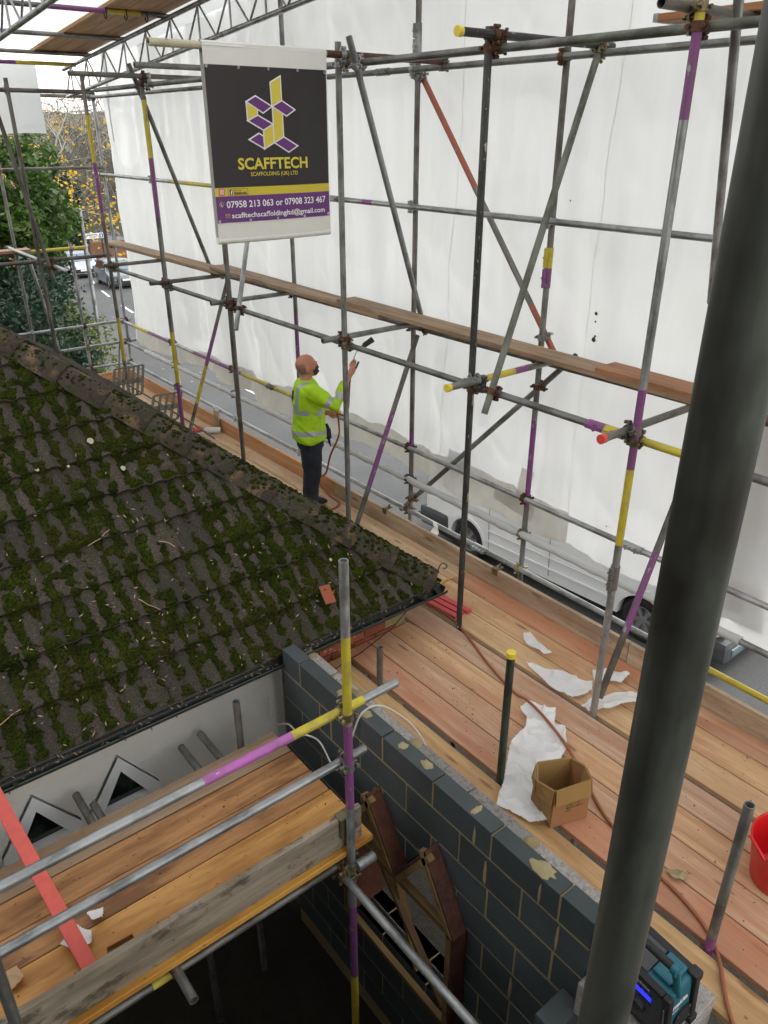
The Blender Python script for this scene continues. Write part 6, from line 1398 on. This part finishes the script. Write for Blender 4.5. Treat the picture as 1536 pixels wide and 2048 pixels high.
bare_tree((8.7, 32.5, gz(32.5)), 11, 5, 900, 'nearly bare tree with a few bright yellow leaves left of the white sheeting', bough=(12.0, 33.5, .6))
bare_tree((19.6, 44, gz(44)), 12, 9, 500, 'nearly bare tree standing behind the one with most yellow leaves')
bare_tree((7.2, 38, gz(38)), 13, 13, 260, 'bare tree behind the laurel and the small hanging sheet')
# brick house and garden wall at the bend
BH = empty('brick_house', (15, 70, gz(70)), 'red brick house at the end of the street half hidden by yellow leaves', 'house'); g_ = gz(70)
MB().box((10, 68, g_ - .5), (20, 76, g_ + 5.2)).build('wall', 'brick_far', BH); m = MB(); m.prism([(67.4, g_ + 5.1), (76.6, g_ + 5.1), (72, g_ + 8.2)], 'x', 9.6, 20.4); m.build('roof', 'brick_far', BH)
for x in (11.5, 14.2, 17.0):
    for z in (1.0, 3.4): w_ = MB().box((x, 67.94, g_ + z), (x + 1.5, 68.0 - .004, g_ + z + 1.2)).build('window', 'window_white', BH); MB().box((x + .1, 67.92, g_ + z + .1), (x + 1.4, 67.936, g_ + z + 1.1)).build('pane', 'glass_dark', w_)
tag(MB().box((13, 60, gz(60) - .3), (26, 60.25, gz(60) + 1.3)).build('garden_wall', 'brick_far'), 'low red brick garden wall behind the street name sign', 'wall')
for k, x in enumerate((16.8, 17.9, 18.9)):
    C_ = clump_points(900, (x, 59.3, gz(59) + 1.2), (.55, .5, .55), 30, 230 + k, .3); R = empty('topiary_bush', (x, 59.3, gz(59)), ['round clipped bush', 'round clipped bush', 'round clipped bush'][k] + [' behind the left end of the street sign', ' above the right end of the street sign', ' beside the fir near the sheeting edge'][k], 'bush', 'clipped bushes'); link('crown', quad_mesh('crown', leaves(C_, .1)), R, 'leaf_box'); MB().cyl((x, 59.3, gz(59) - .1), (x, 59.3, gz(59) + 1), .05, n=8).build('trunk', 'bark', R)
SG = empty('street_sign', (18.2, 52.5, gz(52.5)), 'white street name plate with a blue no-through-road symbol', 'sign'); zs_ = -2.33
MB().box((17.55, 52.48, zs_ - .16), (18.75, 52.5, zs_ + .16)).build('plate', 'sign_white', SG); MB().box((18.46, 52.474, zs_ - .12), (18.69, 52.479, zs_ + .12)).build('symbol', 'sign_blue', SG); MB().box((18.55, 52.468, zs_ - .09), (18.6, 52.473, zs_ + .08)).build('symbol_bar', 'sign_white', SG)
lettering('BISHOPS', lambda u, v: (17.65 + .7 * u, 52.472, zs_ + .015 + .1 * v), 'ink_dark', SG, .02); lettering('COURT', lambda u, v: (17.8 + .5 * u, 52.472, zs_ - .12 + .1 * v), 'ink_dark', SG, .02)
for x in (17.7, 18.6): MB().box((x - .04, 52.505, gz(52.5) - .1), (x + .04, 52.56, zs_ + .14)).build('post', 'black_plastic', SG)
tag(MB().cyl((7.15, 21.5, gz(21.5) - .1), (7.15, 21.5, 1.9), .055, n=12).build('post', 'steel_galv'), 'grey metal lamp or sign post standing beside the holly tree', 'post')
m = MB(); m.path(smooth_pts([(1, 27, 1.6), (7, 27.5, 1.25), (13, 28, 1.5), (20, 28.5, 2.1)], 8), .02, 6); tag(m.build('overhead_wire', 'black_plastic'), 'thin dark overhead wire crossing in front of the trees', 'wire')
# fallen leaves on the far pavement
m = MB()
for i in range(260):
    y = rng.uniform(21, 50); x = np.interp(y, [p[1] for p in LK], [p[0] for p in LK]) + rng.normal(-.3, .5) if rng.random() < .6 else rng.uniform(8, 17); s_ = rng.uniform(.03, .07); a = rng.uniform(0, PI)
    m.add([(x + s_ * math.cos(a + k * PI / 2), y + s_ * math.sin(a + k * PI / 2), gz(y) - (.085 if x > np.interp(y, [p[1] for p in LK], [p[0] for p in LK]) else -.004)) for k in range(4)], [(0, 1, 2, 3)])
tag(m.build('fallen_leaves', 'litter', recalc=False), kind='stuff', label='scattered dead leaves on the far road and pavement', cat='leaves')

# leafless wood beyond the houses: a mass of twigs nobody could count
n_ = 15000; P0 = np.stack([rng.uniform(8, 75, n_), rng.uniform(78, 125, n_), np.zeros(n_)], -1); P0[:, 2] = -7 + rng.beta(1.6, 1.8, n_) * (13 + 4 * np.sin(P0[:, 0] * .35)); D = rng.normal(size=(n_, 3)) * np.array([.8, .5, .9]) + np.array([0, 0, .6]); D /= np.linalg.norm(D, axis=1)[:, None]
W = np.cross(D, np.array([0.1, 1.0, 0.05])); W /= np.linalg.norm(W, axis=1)[:, None]; Lh = rng.uniform(.7, 1.9, n_)[:, None]; wd = rng.uniform(.02, .05, n_)[:, None]
tag(link('far_trees', quad_mesh('far_trees', np.stack([P0 - D * Lh - W * wd, P0 - D * Lh + W * wd, P0 + D * Lh + W * wd * .4, P0 + D * Lh - W * wd * .4], 1)), None, 'bark'), 'far off leafless wood behind the street', 'trees', kind='stuff')
